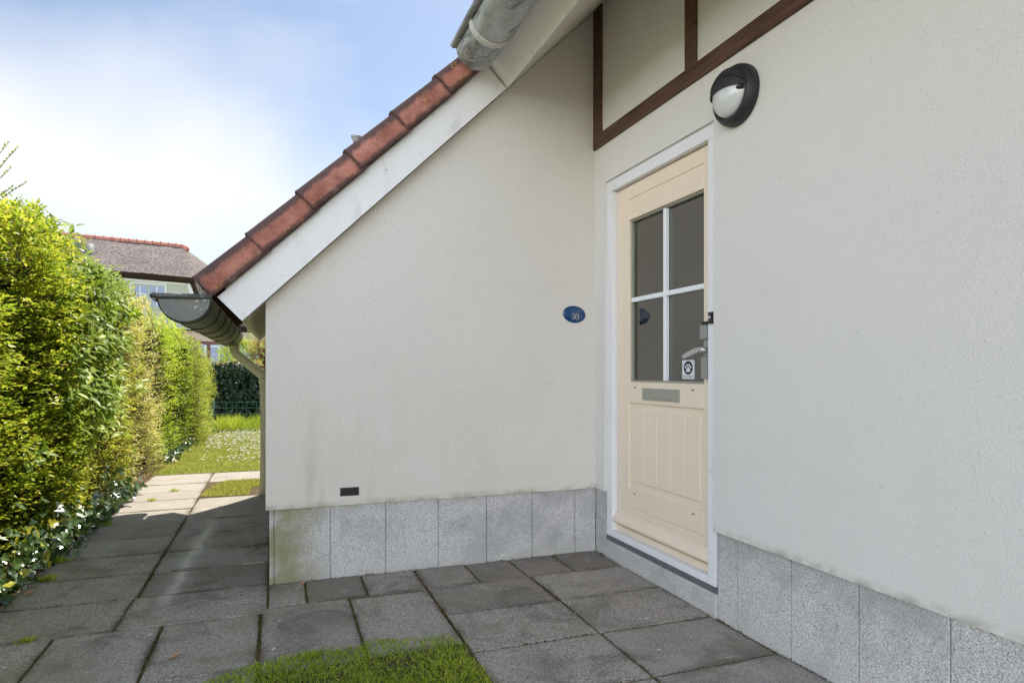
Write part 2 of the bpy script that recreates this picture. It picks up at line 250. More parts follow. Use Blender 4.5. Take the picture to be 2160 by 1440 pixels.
# ------------------------------------------------------------------ object helpers
def tag(o, label=None, cat=None, group=None, kind=None):
    if label: o['label'] = label
    if cat: o['category'] = cat
    if group: o['group'] = group
    if kind: o['kind'] = kind
    return o
def empty(name, loc, label, cat, group=None, rz=0):
    o = bpy.data.objects.new(name, None); COL.objects.link(o); o.location = loc; o.rotation_euler = (0, 0, rz); o.empty_display_size = 0.1
    return tag(o, label, cat, group)
def link(name, me, mat, parent=None, world=True):
    """geometry is given in world coordinates; under a parent it is moved into the parent's space"""
    o = bpy.data.objects.new(name, me); COL.objects.link(o)
    for m in (mat if isinstance(mat, (list, tuple)) else [mat]): me.materials.append(m)
    if parent:
        o.parent = parent
        if world:
            mw = Matrix.Identity(4); p = parent
            while p: mw = (Matrix.Translation(p.location) @ p.rotation_euler.to_matrix().to_4x4()) @ mw; p = p.parent
            me.transform(mw.inverted())
    return o
def place(o, mw): o.data.transform(mw)
class MB:
    def __init__(s): s.bm = bmesh.new(); s.mi = 0
    def _fin(s, vs, bevel=0, seg=2):
        if bevel:
            es = list({e for v in vs for e in v.link_edges}); bmesh.ops.bevel(s.bm, geom=es, offset=bevel, segments=seg, profile=0.6, affect='EDGES')
    def box(s, x0, x1, y0, y1, z0, z1, bevel=0.0, seg=2, rot=None):
        r = bmesh.ops.create_cube(s.bm, size=1); vs = r['verts']
        for v in vs: v.co = Vector(((x0 + x1) / 2 + v.co.x * (x1 - x0), (y0 + y1) / 2 + v.co.y * (y1 - y0), (z0 + z1) / 2 + v.co.z * (z1 - z0)))
        if rot is not None: 
            for v in vs: v.co = rot @ v.co
        s._fin(vs, bevel, seg); return s
    def prism(s, pts, axis, a, b, bevel=0.0):
        """pts in the plane across `axis` ('x': (y,z), 'y': (x,z), 'z': (x,y))"""
        def P(p, t): return {'x': (t, p[0], p[1]), 'y': (p[0], t, p[1]), 'z': (p[0], p[1], t)}[axis]
        v0 = [s.bm.verts.new(P(p, a)) for p in pts]; v1 = [s.bm.verts.new(P(p, b)) for p in pts]; n = len(pts)
        fs = [s.bm.faces.new(v0), s.bm.faces.new(v1[::-1])]
        for i in range(n): fs.append(s.bm.faces.new((v0[i], v0[(i + 1) % n], v1[(i + 1) % n], v1[i])))
        bmesh.ops.recalc_face_normals(s.bm, faces=fs); s._fin(v0 + v1, bevel); return s
    def tube(s, pts, r, n=12, cap=True):
        pts = [Vector(p) for p in pts]; rs = r if isinstance(r, (list, tuple)) else [r] * len(pts); rings = []
        for i, p in enumerate(pts):
            a = pts[max(i - 1, 0)]; b = pts[min(i + 1, len(pts) - 1)]; d = (b - a).normalized()
            u = d.cross(Vector((0, 0, 1))); u = u.normalized() if u.length > 1e-3 else Vector((1, 0, 0)); v = d.cross(u)
            rings.append([s.bm.verts.new(p + (u * math.cos(2 * math.pi * k / n) + v * math.sin(2 * math.pi * k / n)) * rs[i]) for k in range(n)])
        for A, B in zip(rings, rings[1:]):
            for k in range(n): f = s.bm.faces.new((A[k], A[(k + 1) % n], B[(k + 1) % n], B[k])); f.smooth = True
        if cap: s.bm.faces.new(rings[0][::-1]); s.bm.faces.new(rings[-1])
        return s
    def grid(s, f, nu, nv, smooth=True, close_u=False):
        V = [[s.bm.verts.new(f(i / nu, j / nv)) for j in range(nv + 1)] for i in range(nu if close_u else nu + 1)]
        m = len(V)
        for i in range(nu):
            for j in range(nv):
                q = (V[i][j], V[(i + 1) % m][j], V[(i + 1) % m][j + 1], V[i][j + 1])
                if len({tuple(round(c, 6) for c in v.co) for v in q}) < 3: continue
                fc = s.bm.faces.new(q); fc.smooth = smooth
        return s
    def sphere(s, c, r, sc=(1, 1, 1), sub=2):
        q = bmesh.ops.create_icosphere(s.bm, subdivisions=sub, radius=r)
        for v in q['verts']: v.co = Vector((c[0] + v.co.x * sc[0], c[1] + v.co.y * sc[1], c[2] + v.co.z * sc[2]))
        for v in q['verts']:
            for fc in v.link_faces: fc.smooth = True
        return s
    def build(s, name, mat, parent=None):
        bmesh.ops.recalc_face_normals(s.bm, faces=s.bm.faces[:])
        me = bpy.data.meshes.new(name); s.bm.to_mesh(me); s.bm.free(); return link(name, me, mat, parent)
def struct(o): o['kind'] = 'structure'; return o

# roof frame: P(s, n) = point s metres up the slope, n metres off the roof's underside
AL = math.atan(0.978); CA, SN = math.cos(AL), math.sin(AL)
def RP(s, n, y): return Vector((s * CA - n * SN, y, 1.594 + s * SN + n * CA))
def under(x): return 1.594 + 0.978 * x

# ================================================================== GROUND
mb = MB(); mb.box(-300, 300, -60, 600, -0.6, -0.05); struct(mb.build('ground', M['turf']))
mb = MB(); mb.box(-1.42, 2.3, -2.0, 8.25, -0.045, -0.0075); struct(mb.build('joint_bed', M['joint']))
def slab_rows():
    S = []
    ys = [3.765, 4.215, 4.66, 5.12, 5.6, 6.08, 6.53]
    S.append((-1.31, -0.685, 3.32, 3.765)); S.append((-0.685, -0.042, 3.32, 3.765))
    for a, b in zip(ys, ys[1:]): S.append((-0.672, -0.041, a, b))
    yl = ys + [6.97, 7.44]
    for a, b in zip(yl, yl[1:]): S.append((-1.29, -0.672, a, b))
    for x0, x1 in ((-1.29, -0.68), (-0.68, -0.08), (-0.08, 0.52), (0.52, 1.12), (1.12, 1.72)): S.append((x0, x1, 7.44, 7.76)); S.append((x0 + 0.0, x1, 7.76, 8.12))
    for x0, x1 in ((-1.34, -0.91), (-0.91, -0.49), (-0.49, -0.072)): S.append((x0, x1, 2.72, 3.32)); S.append((x0, x1, 2.11, 2.72)); S.append((x0, x1, 1.5, 2.11)); S.append((x0, x1, 0.9, 1.5))
    for x0, x1 in ((-0.072, 0.35), (0.35, 0.757)): S.append((x0, x1, 2.66, 3.39))
    yc = [3.395, 2.99, 2.56, 2.125, 1.69, 1.25, 0.81, 0.37, -0.07, -0.5]
    for b, a in zip(yc, yc[1:]): S.append((0.757, 1.352, a, b)); S.append((1.352, 1.947, a, b))
    xs = [-0.040, 0.145, 0.45, 0.757, 1.06, 1.345, 1.635, 1.947]
    for a, b in zip(xs, xs[1:]): S.append((a, b, 3.395, 3.748))
    return S
bm = bmesh.new(); tl = bm.verts.layers.float.new('tint'); el_ = bm.verts.layers.float.new('edge')
for k, (x0, x1, y0, y1) in enumerate(slab_rows()):
    g = 0.0045 + random.random() * 0.003; x0 += g + random.uniform(0, .002); x1 -= g; g = 0.0036 + random.random() * 0.002; y0 += g; y1 -= g + random.uniform(0, .002)
    tint = random.random() * 0.8 + (0.15 if y0 > 2.5 and x0 > -0.1 else -0.1); h = random.uniform(-0.0025, 0.0025); tx, ty = random.uniform(-.005, .005), random.uniform(-.006, .006)
    cx, cy = (x0 + x1) / 2, (y0 + y1) / 2
    def Z(x, y): return h + (x - cx) * tx + (y - cy) * ty
    rings = []
    for inset, dz, ed in ((0, -0.03, 1), (0, -0.006, 1), (0.003, -0.0015, 1), (0.010, 0, 0.75), (0.045, 0, 0.0)):
        a0, a1, b0, b1 = x0 + inset, x1 - inset, y0 + inset, y1 - inset; nx = 7; pts = []
        for i in range(nx): pts.append((a0 + (a1 - a0) * i / nx, b0))
        for i in range(nx): pts.append((a1, b0 + (b1 - b0) * i / nx))
        for i in range(nx): pts.append((a1 - (a1 - a0) * i / nx, b1))
        for i in range(nx): pts.append((a0, b1 - (b1 - b0) * i / nx))
        ring = []
        for (px, py) in pts:
            j = 0.0022 * noise.noise(Vector((px * 11, py * 11, k))) if inset < 0.02 else 0
            v = bm.verts.new((px + j, py + j, Z(px, py) + dz)); v[tl] = tint; v[el_] = ed; ring.append(v)
        rings.append(ring)
    for A, B in zip(rings, rings[1:]):
        n = len(A)
        for i in range(n): bm.faces.new((A[i], A[(i + 1) % n], B[(i + 1) % n], B[i]))
    bm.faces.new(rings[-1])
bmesh.ops.recalc_face_normals(bm, faces=bm.faces[:])
me = bpy.data.meshes.new('pavement'); bm.to_mesh(me); bm.free(); struct(link('pavement', me, M['paving']))
mb = MB(); mb.box(-14, 12, -14, -2.01, -0.045, -0.006); struct(mb.build('bounce_paving', M['paving']))  # unseen paving added behind the camera to bounce neutral light onto the house
# beds and lawns
mb = MB(); mb.box(-0.66, 2.2, 6.54, 7.43, -0.04, -0.004); struct(mb.build('small_lawn_bed', M['soil']))
mb = MB(); mb.box(-6, 14, 8.13, 15.4, -0.04, 0.0); struct(mb.build('lawn', M['turf']))
mb = MB(); mb.box(-0.06, 0.755, -0.8, 2.662, -0.035, -0.006); struct(mb.build('front_lawn_bed', M['soil']))
mb = MB(); mb.box(-3.2, -1.315, -1, 13.6, -0.04, 0.012); struct(mb.build('hedge_bed', M['soil']))

# ================================================================== HOUSE
house = empty('house', (1.0, 4.5, 0), 'cream plastered cottage with sloping catslide roof, brown timbers and recessed front door', 'house')
XB, YA = 1.937, 3.735
# wall of the low wing (faces the camera) and its flank
mb = MB()
mb.prism([(-0.055, 0.407), (XB, 0.407), (XB, under(XB) - 0.004), (-0.055, under(-0.055) - 0.004)], 'y', YA, 6.6); mb.build('wing_wall', M['plaster'], house)
# entrance wall
mb = MB()
mb.box(XB, 2.3, -4.0, 2.531, 0.407, 3.49)
mb.box(XB, 2.3, 3.606, YA, 0.407, 3.49)
mb.box(XB, 2.3, 2.531, 3.606, 2.345, 3.49); mb.build('entrance_wall', M['plaster_b'], house)
mb = MB()
px = [-0.039, -0.012, 0.284, 0.594, 0.904, 1.206, 1.506, 1.802, 1.952]
for a, b in zip(px, px[1:]): mb.box(a + 0.0022, b - 0.0022, YA + 0.017, YA + 0.08, -0.05, 0.405, 0.003, 2)
mb.box(-0.036, 1.95, YA + 0.027, 6.58, -0.05, 0.4025)
py = [2.52, 2.385, 2.06, 1.737, 1.404, 1.08, 0.76, 0.44, 0.12, -0.2, -0.52, -0.84]
for b, a in zip(py, py[1:]): mb.box(XB + 0.015, XB + 0.08, a + 0.0022, b - 0.0022, -0.05, 0.405, 0.003, 2)
mb.box(XB + 0.025, 2.28, -4.0, 2.518, -0.05, 0.4025)
mb.box(XB + 0.015, XB + 0.2, 3.615, YA + 0.016, -0.05, 0.405, 0.002, 1)
mb.build('plinth', M['plinth'], house)
mb = MB(); mb.box(1.943, 2.3, 2.5205, 3.6145, -0.05, 0.108, 0.006, 2); mb.build('doorstep', M['plinth'], house)
mb = MB(); mb.box(1.951, 2.25, 2.523, 3.612, 0.1085, 0.139, 0.003, 1); mb.build('slate_sill', M['slate'], house)
# timbers
mb = MB(); mb.box(1.921, XB + .01, 3.632, YA - 0.001, 2.667, 3.48, 0.003, 1); mb.build('timber_post', M['timber'], house)
mb = MB(); mb.box(1.921, XB + .01, 2.653, 2.741, 2.667, 3.48, 0.003, 1); mb.build('timber_post', M['timber'], house)
mb = MB(); mb.box(1.921, XB + .01, 1.66, 1.748, 2.667, 3.48, 0.003, 1); mb.build('timber_post', M['timber'], house)
mb = MB(); mb.box(1.920, XB + .01, -4.0, YA - 0.002, 2.582, 2.6665, 0.003, 1); mb.build('timber_beam', M['timber'], house)
# door frame
mb = MB(); X0 = 1.953
mb.box(X0, 2.05, 3.541, 3.6055, 0.178, 2.2765, 0.003); mb.box(X0, 2.05, 2.5315, 2.595, 0.178, 2.2765, 0.003)
mb.box(X0, 2.05, 2.5315, 3.6055, 2.277, 2.3445, 0.003); mb.box(X0 - 0.004, 2.05, 2.5315, 3.6055, 0.1395, 0.1775, 0.004)
mb.build('door_frame', M['frame'], house)
mb = MB(); mb.box(1.984, 2.04, 2.5955, 3.5405, 0.178, 0.2135, 0.002, 1); mb.build('threshold', M['door'], house)
# door leaf
XD = 1.989; mb = MB(); bv = 0.0025
mb.box(XD, 2.052, 3.400, 3.5375, 0.215, 2.2725, bv, 1); mb.box(XD, 2.052, 2.5985, 2.676, 0.215, 2.2725, bv, 1)
mb.box(XD, 2.052, 2.6763, 3.3997, 2.0665, 2.184, bv, 1); mb.box(XD, 2.052, 2.6763, 3.3997, 2.1915, 2.2725, bv, 1); mb.box(XD + .006, 2.03, 2.6765, 3.3995, 2.1835, 2.192)
mb.box(XD, 2.052, 2.6763, 3.3997, 0.973, 1.0975, bv, 1)
mb.box(XD + .013, 2.034, 2.6763, 3.3997, 0.466, 0.9735)
for i in range(5):
    wv = (3.362 - 2.708) / 5; mb.box(XD + .004, XD + .016, 2.708 + i * wv + .0012, 2.708 + (i + 1) * wv - .0012, 0.508, 0.928, 0.003, 1)
mb.box(XD, 2.052, 2.6763, 3.3997, 0.3465, 0.4665, bv, 1); mb.box(XD, 2.052, 2.6763, 3.3997, 0.215, 0.3375, bv, 1); mb.box(XD + .007, 2.03, 2.6765, 3.3995, 0.337, 0.347)
door = mb.build('door', M['door'], house)
door['label'] = 'cream front door with glazed upper half and boarded lower panel'
for zz, yy in ((1.0645, 3.329), (1.0645, 2.765), (0.4365, 3.334), (0.4365, 2.762)):
    mb = MB(); mb.box(XD - .0012, XD + .004, yy - .011, yy + .011, zz - .003, zz + .003, 0.001, 1); mb.build('drain_slot', M['black'], door)
mb = MB(); mb.prism([(XD, 0.300), (XD - .008, 0.298), (XD - .011, 0.285), (XD - .019, 0.272), (XD - .030, 0.262), (XD - .036, 0.25), (XD - .036, 0.24), (XD - .028, 0.232), (XD, 0.230)], 'y', 2.599, 3.5385, 0.0015); mb.build('weather_bar', M['door'], door)
mb = MB(); mb.box(2.027, 2.032, 2.677, 3.399, 1.098, 2.066); pane = mb.build('pane', M['glass'], door)
mb = MB()   # glazing beads
for (a, b, c, d) in ((3.394, 3.3995, 1.098, 2.066), (2.6765, 2.687, 1.098, 2.066)): mb.box(2.004, 2.0265, a, b, c, d, 0.002, 1)
mb.box(2.004, 2.0265, 2.6875, 3.3935, 1.098, 1.108, 0.002, 1); mb.box(2.004, 2.0265, 2.6875, 3.3935, 2.056, 2.066, 0.002, 1); mb.build('glazing_bead', M['letter'], door)
mb = MB(); mb.box(2.004, 2.0265, 3.029, 3.057, 1.1085, 2.0555, 0.004); mb.build('glazing_bar', M['white_bar'], door)
mb = MB(); mb.box(2.003, 2.0265, 2.6875, 3.3935, 1.573, 1.600, 0.004); mb.build('glazing_bar', M['white_bar'], door)
mb = MB(); mb.box(XD - .008, XD + .001, 2.877, 3.236, 0.997, 1.064, 0.003); mb.box(XD - .0105, XD - .007, 2.913, 3.203, 1.011, 1.050, 0.0015, 1); mb.build('letter_slot', M['letter'], door)
mb = MB(); mb.box(1.942, XD, 2.5985, 2.646, 1.316, 1.385, 0.006); mb.box(1.958, XD, 2.5985, 2.636, 1.232, 1.316, 0.004); mb.box(1.945, XD, 2.5985, 2.641, 1.124, 1.2315, 0.005); kb = mb.build('key_box', M['grey_metal'], door)
mb = MB(); mb.box(1.945, XD - 0.004, 2.5985, 2.636, 1.3855, 1.402, 0.003); mb.build('key_box_lid', M['black'], door)
mb = MB(); mb.tube([(1.958, 2.612, 1.264), (1.925, 2.612, 1.264)], 0.012, 16); mb.prism([(2.603, 1.276), (2.640, 1.278), (2.750, 1.246), (2.757, 1.238), (2.753, 1.227), (2.74, 1.226), (2.62, 1.254), (2.603, 1.258)], 'x', 1.917, 1.934, 0.004); mb.build('handle', M['steel'], door)

# roof ---------------------------------------------------------------
def roofslab(mb, s0, s1, n0, n1, y0, y1):
    p = [RP(s, n, 0) for s, n in ((s0, n0), (s1, n0), (s1, n1), (s0, n1))]; mb.prism([(q.x, q.z) for q in p], 'y', y0, y1)
YV = 3.66
RID = 7.2
mb = MB(); roofslab(mb, -0.18, RID, 0.0, 0.025, YV + 0.022, 6.9); roofslab(mb, 1.86, RID, 0.0, 0.025, -5, YV + 0.0215); mb.build('soffit', M['soffit'], house)
mb = MB(); roofslab(mb, -0.178, RID, 0.0255, 0.18, YV + 0.03, 6.88); roofslab(mb, 1.87, RID, 0.0255, 0.18, -5, YV + 0.0295)
# far slope and back gable, so that the roof closes and casts its real shadow
q = RP(RID, 0.18, 0); mb.prism([(q.x, q.z), (q.x + 6.2, q.z - 6.0), (q.x + 6.1, q.z - 6.2), (q.x - .1, q.z - .25)], 'y', -5, 6.88); mb.build('roof_deck', M['soffit'], house)
mb = MB(); roofslab(mb, -0.24, 1.815, -0.002, 0.166, YV, YV + 0.021); mb.build('barge_board', M['white_board'], house)
mb = MB(); roofslab(mb, -0.205, -0.181, -0.002, 0.166, YV + 0.0215, 6.9); mb.build('eaves_board', M['white_board'], house)
mb = MB(); roofslab(mb, 1.825, 1.858, -0.004, 0.166, -5, YV + 0.019); mb.build('fascia_board', M['white_board'], house)
mb = MB(); mb.box(2.3, 2.5, 6.3, 6.6, -0.05, 3.4); mb.box(3.3, 8.5, 6.3, 6.6, -0.05, 3.4); mb.box(2.5, 3.3, 6.3, 6.6, -.05, .14); mb.box(2.5, 3.3, 6.3, 6.6, 2.55, 3.4); mb.box(8.3, 8.5, -4, 6.3, -0.05, 3.2); mb.box(2.0, 8.5, -4.2, -4.0, -.05, 3.4); mb.build('rear_wall', M['plaster_b'], house)  # opening in the unseen rear wall added to let daylight into the hall

# pantiles on the field and verge tiles along the gable edge
def tilemesh():
    bm = bmesh.new(); gl = bm.verts.layers.float.new('grime')
    def vert(s, n, y, g): v = bm.verts.new(RP(s, n, y)); v[gl] = g; return v
    prof = [(3.628, .168, .75), (3.622, .178, .6), (3.620, .20, .18), (3.620, .225, .0), (3.620, .252, .12), (3.622, .272, .5), (3.627, .287, .9), (3.637, .298, 1), (3.655, .305, 1), (3.70, .306, .8), (3.76, .29, .7), (3.82, .27, .6), (3.87, .262, .6)]
    inner = [(3.87, .25, 1), (3.82, .256, 1), (3.76, .276, 1), (3.70, .290, 1), (3.655, .289, 1), (3.641, .283, 1), (3.636, .27, 1), (3.636, .2, 1), (3.636, .168, 1)]
    loop = prof + inner
    for i in range(5 + 1):
        s0 = -0.262 + 0.351 * i + random.uniform(-.004, .004); s1 = s0 + 0.385; lo = 0.012 + random.uniform(0, .004); sk = random.uniform(-.003, .003)
        rings = []
        for (t, dn, gg) in ((0, 0, .9), (0.008, 0.002, .6), (0.05, 0.0, .0), (0.5, 0, 0), (0.85, 0, .15), (1, 0, .7)):
            s = s0 + (s1 - s0) * t
            rings.append([vert(s, n + lo * (1 - t) + dn - 0.006, y - 0.012 * (1 - t) + sk * t, min(1, max(g, gg if y < 3.66 else g))) for (y, n, g) in loop])
        m = len(loop)
        for A, B in zip(rings, rings[1:]):
            for k in range(m):
                f = bm.faces.new((A[k], A[(k + 1) % m], B[(k + 1) % m], B[k])); f.smooth = True
        bm.faces.new(rings[0]); bm.faces.new(rings[-1][::-1])
    bmesh.ops.recalc_face_normals(bm, faces=bm.faces[:])
    me = bpy.data.meshes.new('verge_tiles'); bm.to_mesh(me); bm.free(); return me
link('verge_tiles', tilemesh(), M['tile'], house)
def fieldtiles():
    bm = bmesh.new(); gl = bm.verts.layers.float.new('grime')
    def patch(s0, s1, ya, yb):
        ns = int((s1 - s0) / 0.351); ny = int((yb - ya) / 0.2) * 8
        for i in range(ns):
            rr = []
            for t in (0, 1):
                rr.append([bm.verts.new(RP(s0 + 0.351 * (i + t), 0.235 + 0.03 * (1 - t) + 0.028 * math.sin(2 * math.pi * (ya + (yb - ya) * k / ny) / 0.2), ya + (yb - ya) * k / ny)) for k in range(ny + 1)])
            for k in range(ny): f = bm.faces.new((rr[0][k], rr[0][k + 1], rr[1][k + 1], rr[1][k])); f.smooth = True
            low = [bm.verts.new(v.co + (RP(0, -0.03, 0) - RP(0, 0, 0))) for v in rr[0]]
            for k in range(ny): bm.faces.new((low[k], low[k + 1], rr[0][k + 1], rr[0][k]))
    patch(-0.26, 7.1, 3.87, 6.9); patch(1.80, 7.1, -5, 3.6)
    for v in bm.verts: v[gl] = 0.5
    me = bpy.data.meshes.new('roof_tiles'); bm.to_mesh(me); bm.free(); return me
link('roof_tiles', fieldtiles(), M['tile'], house)

# gutters ---------------------------------------------------------------
def gutter(cx, cz, r, y0, y1, mat, capend):
    mb = MB(); n = 28
    def arc(rad): return [(cx - rad * math.cos(math.pi * k / n), cz - rad * math.sin(math.pi * k / n)) for k in range(n + 1)]
    A, B = arc(r), arc(r - 0.004); pts = A + B[::-1]; ys = [y0, y0 + .005] + [y0 + (y1 - y0) * k / 12 for k in range(1, 12)] + [y1]
    def P(u, v): 
        k = int(round(u * len(pts))) % len(pts); j = int(round(v * (len(ys) - 1))); return Vector((pts[k][0], ys[j], pts[k][1]))
    mb.grid(P, len(pts), len(ys) - 1, True, True)
    mb.tube([(cx - r - 0.012, y0 - 0.004, cz + 0.004), (cx - r - 0.012, y1, cz + 0.004)], 0.019, 14)
    g = mb.build('gutter', mat, house)
    for yy, s in ((y0, 1), (y1, -1)):
        mb = MB(); mb.prism(arc(r - 0.004), 'y', yy + 0.004 * s, yy + 0.007 * s); mb.build('end_cap', mat, g)
    mb = MB(); mb.tube([(cx - r - 0.03, capend, cz + 0.004), (cx - r, capend - .002, cz + 0.006), (cx + r, capend - .002, cz + 0.010)], [0.008, 0.014, 0.012], 12); mb.build('end_cap_rim', mat, g)
    return g
def bracket(g, cx, cz, r, y, mat, wdt=0.013, th=0.004):
    mb = MB(); n = 24; a0 = -0.06
    A = [(cx - (r + th) * math.cos(math.pi * k / n), cz - (r + th) * math.sin(math.pi * k / n)) for k in range(n + 1)]
    B = [(cx - (r + .0005) * math.cos(math.pi * k / n), cz - (r + .0005) * math.sin(math.pi * k / n)) for k in range(n + 1)]
    pts = A + B[::-1]
    def P(u, v):
        k = int(round(u * len(pts))) % len(pts); return Vector((pts[k][0], y + (v - .5) * wdt * 2, pts[k][1]))
    mb.grid(P, len(pts), 1, False, True)
    for v in (0, 1):
        vs_ = [mb.bm.verts.new((p[0], y + (v - .5) * wdt * 2, p[1])) for p in pts]
        for k in range(n): mb.bm.faces.new((vs_[k], vs_[k + 1], vs_[len(pts) - 2 - k], vs_[len(pts) - 1 - k]))
    mb.build('bracket', mat, g)
g1 = gutter(-0.432, 1.527, 0.122, 3.585, 6.92, M['zinc_moss'], 3.583)
for yy in (3.66, 4.12, 4.60, 5.10, 5.65, 6.22, 6.85): bracket(g1, -0.432, 1.527, 0.122, yy, M['zinc_dark'], 0.008, 0.005)
g2 = gutter(1.075, 3.005, 0.118, -4.6, 3.55, M['zinc'], 3.552)
for yy in (3.24, 2.66, 2.06, 1.46, .86, .26, -.34): bracket(g2, 1.075, 3.005, 0.118, yy, M['zinc_pale'], 0.020, 0.009)
# downpipe
mb = MB(); yP = 6.5
pp = [(-0.365, yP, 1.42), (-0.365, yP, 1.355), (-0.352, yP, 1.325), (-0.128, yP, 1.125), (-0.112, yP, 1.095), (-0.112, yP, -0.02)]
mb.tube(pp, 0.041, 20); dp = mb.build('downpipe', M['pvc'], house)
mb = MB(); mb.tube([(-0.365, yP, 1.405), (-0.365, yP, 1.362)], 0.045, 20); mb.build('pipe_socket', M['pvc'], dp)
mb = MB(); mb.tube([(-0.112, yP, 1.095), (-0.112, yP, 1.05)], 0.045, 20); mb.build('pipe_socket', M['pvc'], dp)
# weep vent in the wing wall
mb = MB(); mb.box(0.336, 0.440, YA - 0.003, YA + 0.0, 0.459, 0.506, 0.001, 1); vent = mb.build('air_vent', M['black'], house)
mb = MB()
for k in range(13): mb.box(0.343 + k * .0075, 0.3455 + k * .0075, YA - .006, YA - .0028, 0.463, 0.503)
mb.box(0.338, 0.438, YA - .0055, YA - .0031, 0.481, 0.484); mb.build('vent_slats', M['zinc_dark'], vent)
# cowl of a vent pipe standing on the roof behind the verge
vx, vy = 0.627, 5.5
mb = MB(); mb.tube([(vx, vy, 2.5), (vx, vy, 3.06)], .026, 16); vp = mb.build('vent_pipe', M['zinc_dark'], house)
mb = MB(); mb.tube([(vx, vy, 3.055), (vx, vy, 3.085), (vx, vy, 3.105), (vx, vy, 3.118), (vx, vy, 3.126)], [.026, .03, .042, .046, .030], 20); mb.build('cowl', M['zinc'], vp)
# ------ hall behind the door
mb = MB(); mb.box(3.3, 3.4, 0.6, 6.2, 0.1, 2.7); mb.box(2.0, 3.3, 0.5, 0.6, 0.1, 2.7); mb.box(2.0, 2.55, 6.1, 6.2, 0.1, 2.7); mb.box(2.55, 3.25, 6.1, 6.2, 0.1, .16); mb.box(2.55, 3.25, 6.1, 6.2, 2.45, 2.7); mb.box(3.25, 3.3, 6.1, 6.2, 0.1, 2.7); mb.box(2.3, 3.3, 0.6, 6.1, 2.6, 2.7)  # end wall opening lines up with the rear one, added to brighten the hall
mb.build('hall_wall', M['interior'], house)
mb = MB(); mb.box(2.3, 3.3, 0.6, 6.1, 0.08, 0.15); mb.build('hall_floor', M['interior'], house)
mb = MB(); mb.box(3.16, 3.298, 4.9, 4.96, 0.151, 2.6); mb.build('hall_pier', M['interior'], house)
rack = empty('coat_rack', (3.28, 4.6, 1.3), 'dark wooden framed coat rack seen through the right door panes', 'coat rack')
mb = MB()
mb.box(3.27, 3.299, 4.79, 4.88, 1.2, 2.45, .004); mb.box(3.27, 3.299, 4.15, 4.22, 1.2, 2.45, .004); mb.box(3.265, 3.299, 4.22, 4.79, 2.27, 2.36, .004); mb.box(3.265, 3.299, 4.22, 4.79, 1.30, 1.38, .004); mb.build('frame', M['dark_wood'], rack)
for yy in (4.32, 4.46, 4.6, 4.72):
    mb = MB(); mb.tube([(3.262, yy, 2.29), (3.235, yy, 2.25), (3.222, yy, 2.2), (3.232, yy, 2.17), (3.25, yy, 2.185)], 0.006, 8); mb.build('hook', M['steel'], rack)

# ================================================================== THINGS ON THE WALLS
# number plate
plate = empty('house_number_plate', (1.788, YA, 1.524), 'oval blue enamel house number plate 30 on the cream wall', 'number plate')
PC = Vector((1.788, YA, 1.524)); tilt = R(-4)
def plate_pt(a, b, d): 
    x = a * math.cos(tilt) - b * math.sin(tilt); z = a * math.sin(tilt) + b * math.cos(tilt); return Vector((PC.x + x, PC.y - d, PC.z + z))
mb = MB()
def PP(u, v):
    r = v; th = 2 * math.pi * u; d = 0.004 + 0.007 * (1 - r ** 2.5) if v < .999 else 0.0
    r2 = min(1, v / 0.95); return plate_pt(0.080 * math.cos(th) * r2, 0.0545 * math.sin(th) * r2, d)
mb.grid(PP, 48, 12, True, True); mb.build('plate', M['blue'], plate)
def ribbon(mb, pts, ws, place_fn, d0, th=0.0012):
    L = []; Rr = []
    for i, p in enumerate(pts):
        a = pts[max(0, i - 1)]; b = pts[min(len(pts) - 1, i + 1)]; dx, dy = b[0] - a[0], b[1] - a[1]; l = math.hypot(dx, dy) or 1; nx, ny = -dy / l, dx / l
        L.append(mb.bm.verts.new(place_fn(p[0] + nx * ws[i], p[1] + ny * ws[i], d0))); Rr.append(mb.bm.verts.new(place_fn(p[0] - nx * ws[i], p[1] - ny * ws[i], d0)))
    for i in range(len(pts) - 1): mb.bm.faces.new((L[i], L[i + 1], Rr[i + 1], Rr[i]))
mb = MB()
def bow(x, y): return 0.0118 - 0.5 * ((x / .08) ** 2 + (y / .0545) ** 2) * 0.006
zx = 0.016  # the 0
pts = [(zx + 0.010 * math.cos(2 * math.pi * k / 28), -0.014 + 0.0195 * math.sin(2 * math.pi * k / 28)) for k in range(29)]; ws = [0.0010 + 0.0021 * abs(math.cos(2 * math.pi * k / 28)) ** 1.5 for k in range(29)]
ribbon(mb, pts, ws, lambda a, b, d: plate_pt(a, b, bow(a, b)), 0)
p3 = []
for k in range(15): th = R(165) - R(250) * k / 14; p3.append((-0.013 + 0.0080 * math.cos(th), -0.0042 + 0.0092 * math.sin(th)))
for k in range(17): th = R(80) - R(250) * k / 16; p3.append((-0.0135 + 0.0100 * math.cos(th), -0.0230 + 0.0108 * math.sin(th)))
ws = [0.0010 + 0.0019 * max(0, math.cos(R(165) - R(250) * k / 14)) for k in range(15)] + [0.0010 + 0.0022 * max(0, math.cos(R(80) - R(250) * k / 16)) for k in range(17)]
ribbon(mb, p3, ws, lambda a, b, d: plate_pt(a, b, bow(a, b)), 0)
for c_ in ((-0.0205, -0.0015), (-0.0225, -0.026)):
    pts = [(c_[0] + 0.0012 * math.cos(2 * math.pi * k / 12), c_[1] + 0.0012 * math.sin(2 * math.pi * k / 12)) for k in range(13)]; ribbon(mb, pts, [0.0011] * 13, lambda a, b, d: plate_pt(a, b, bow(a, b) + .0001), 0)
mb.build('numeral', M['gold'], plate)
mb = MB()
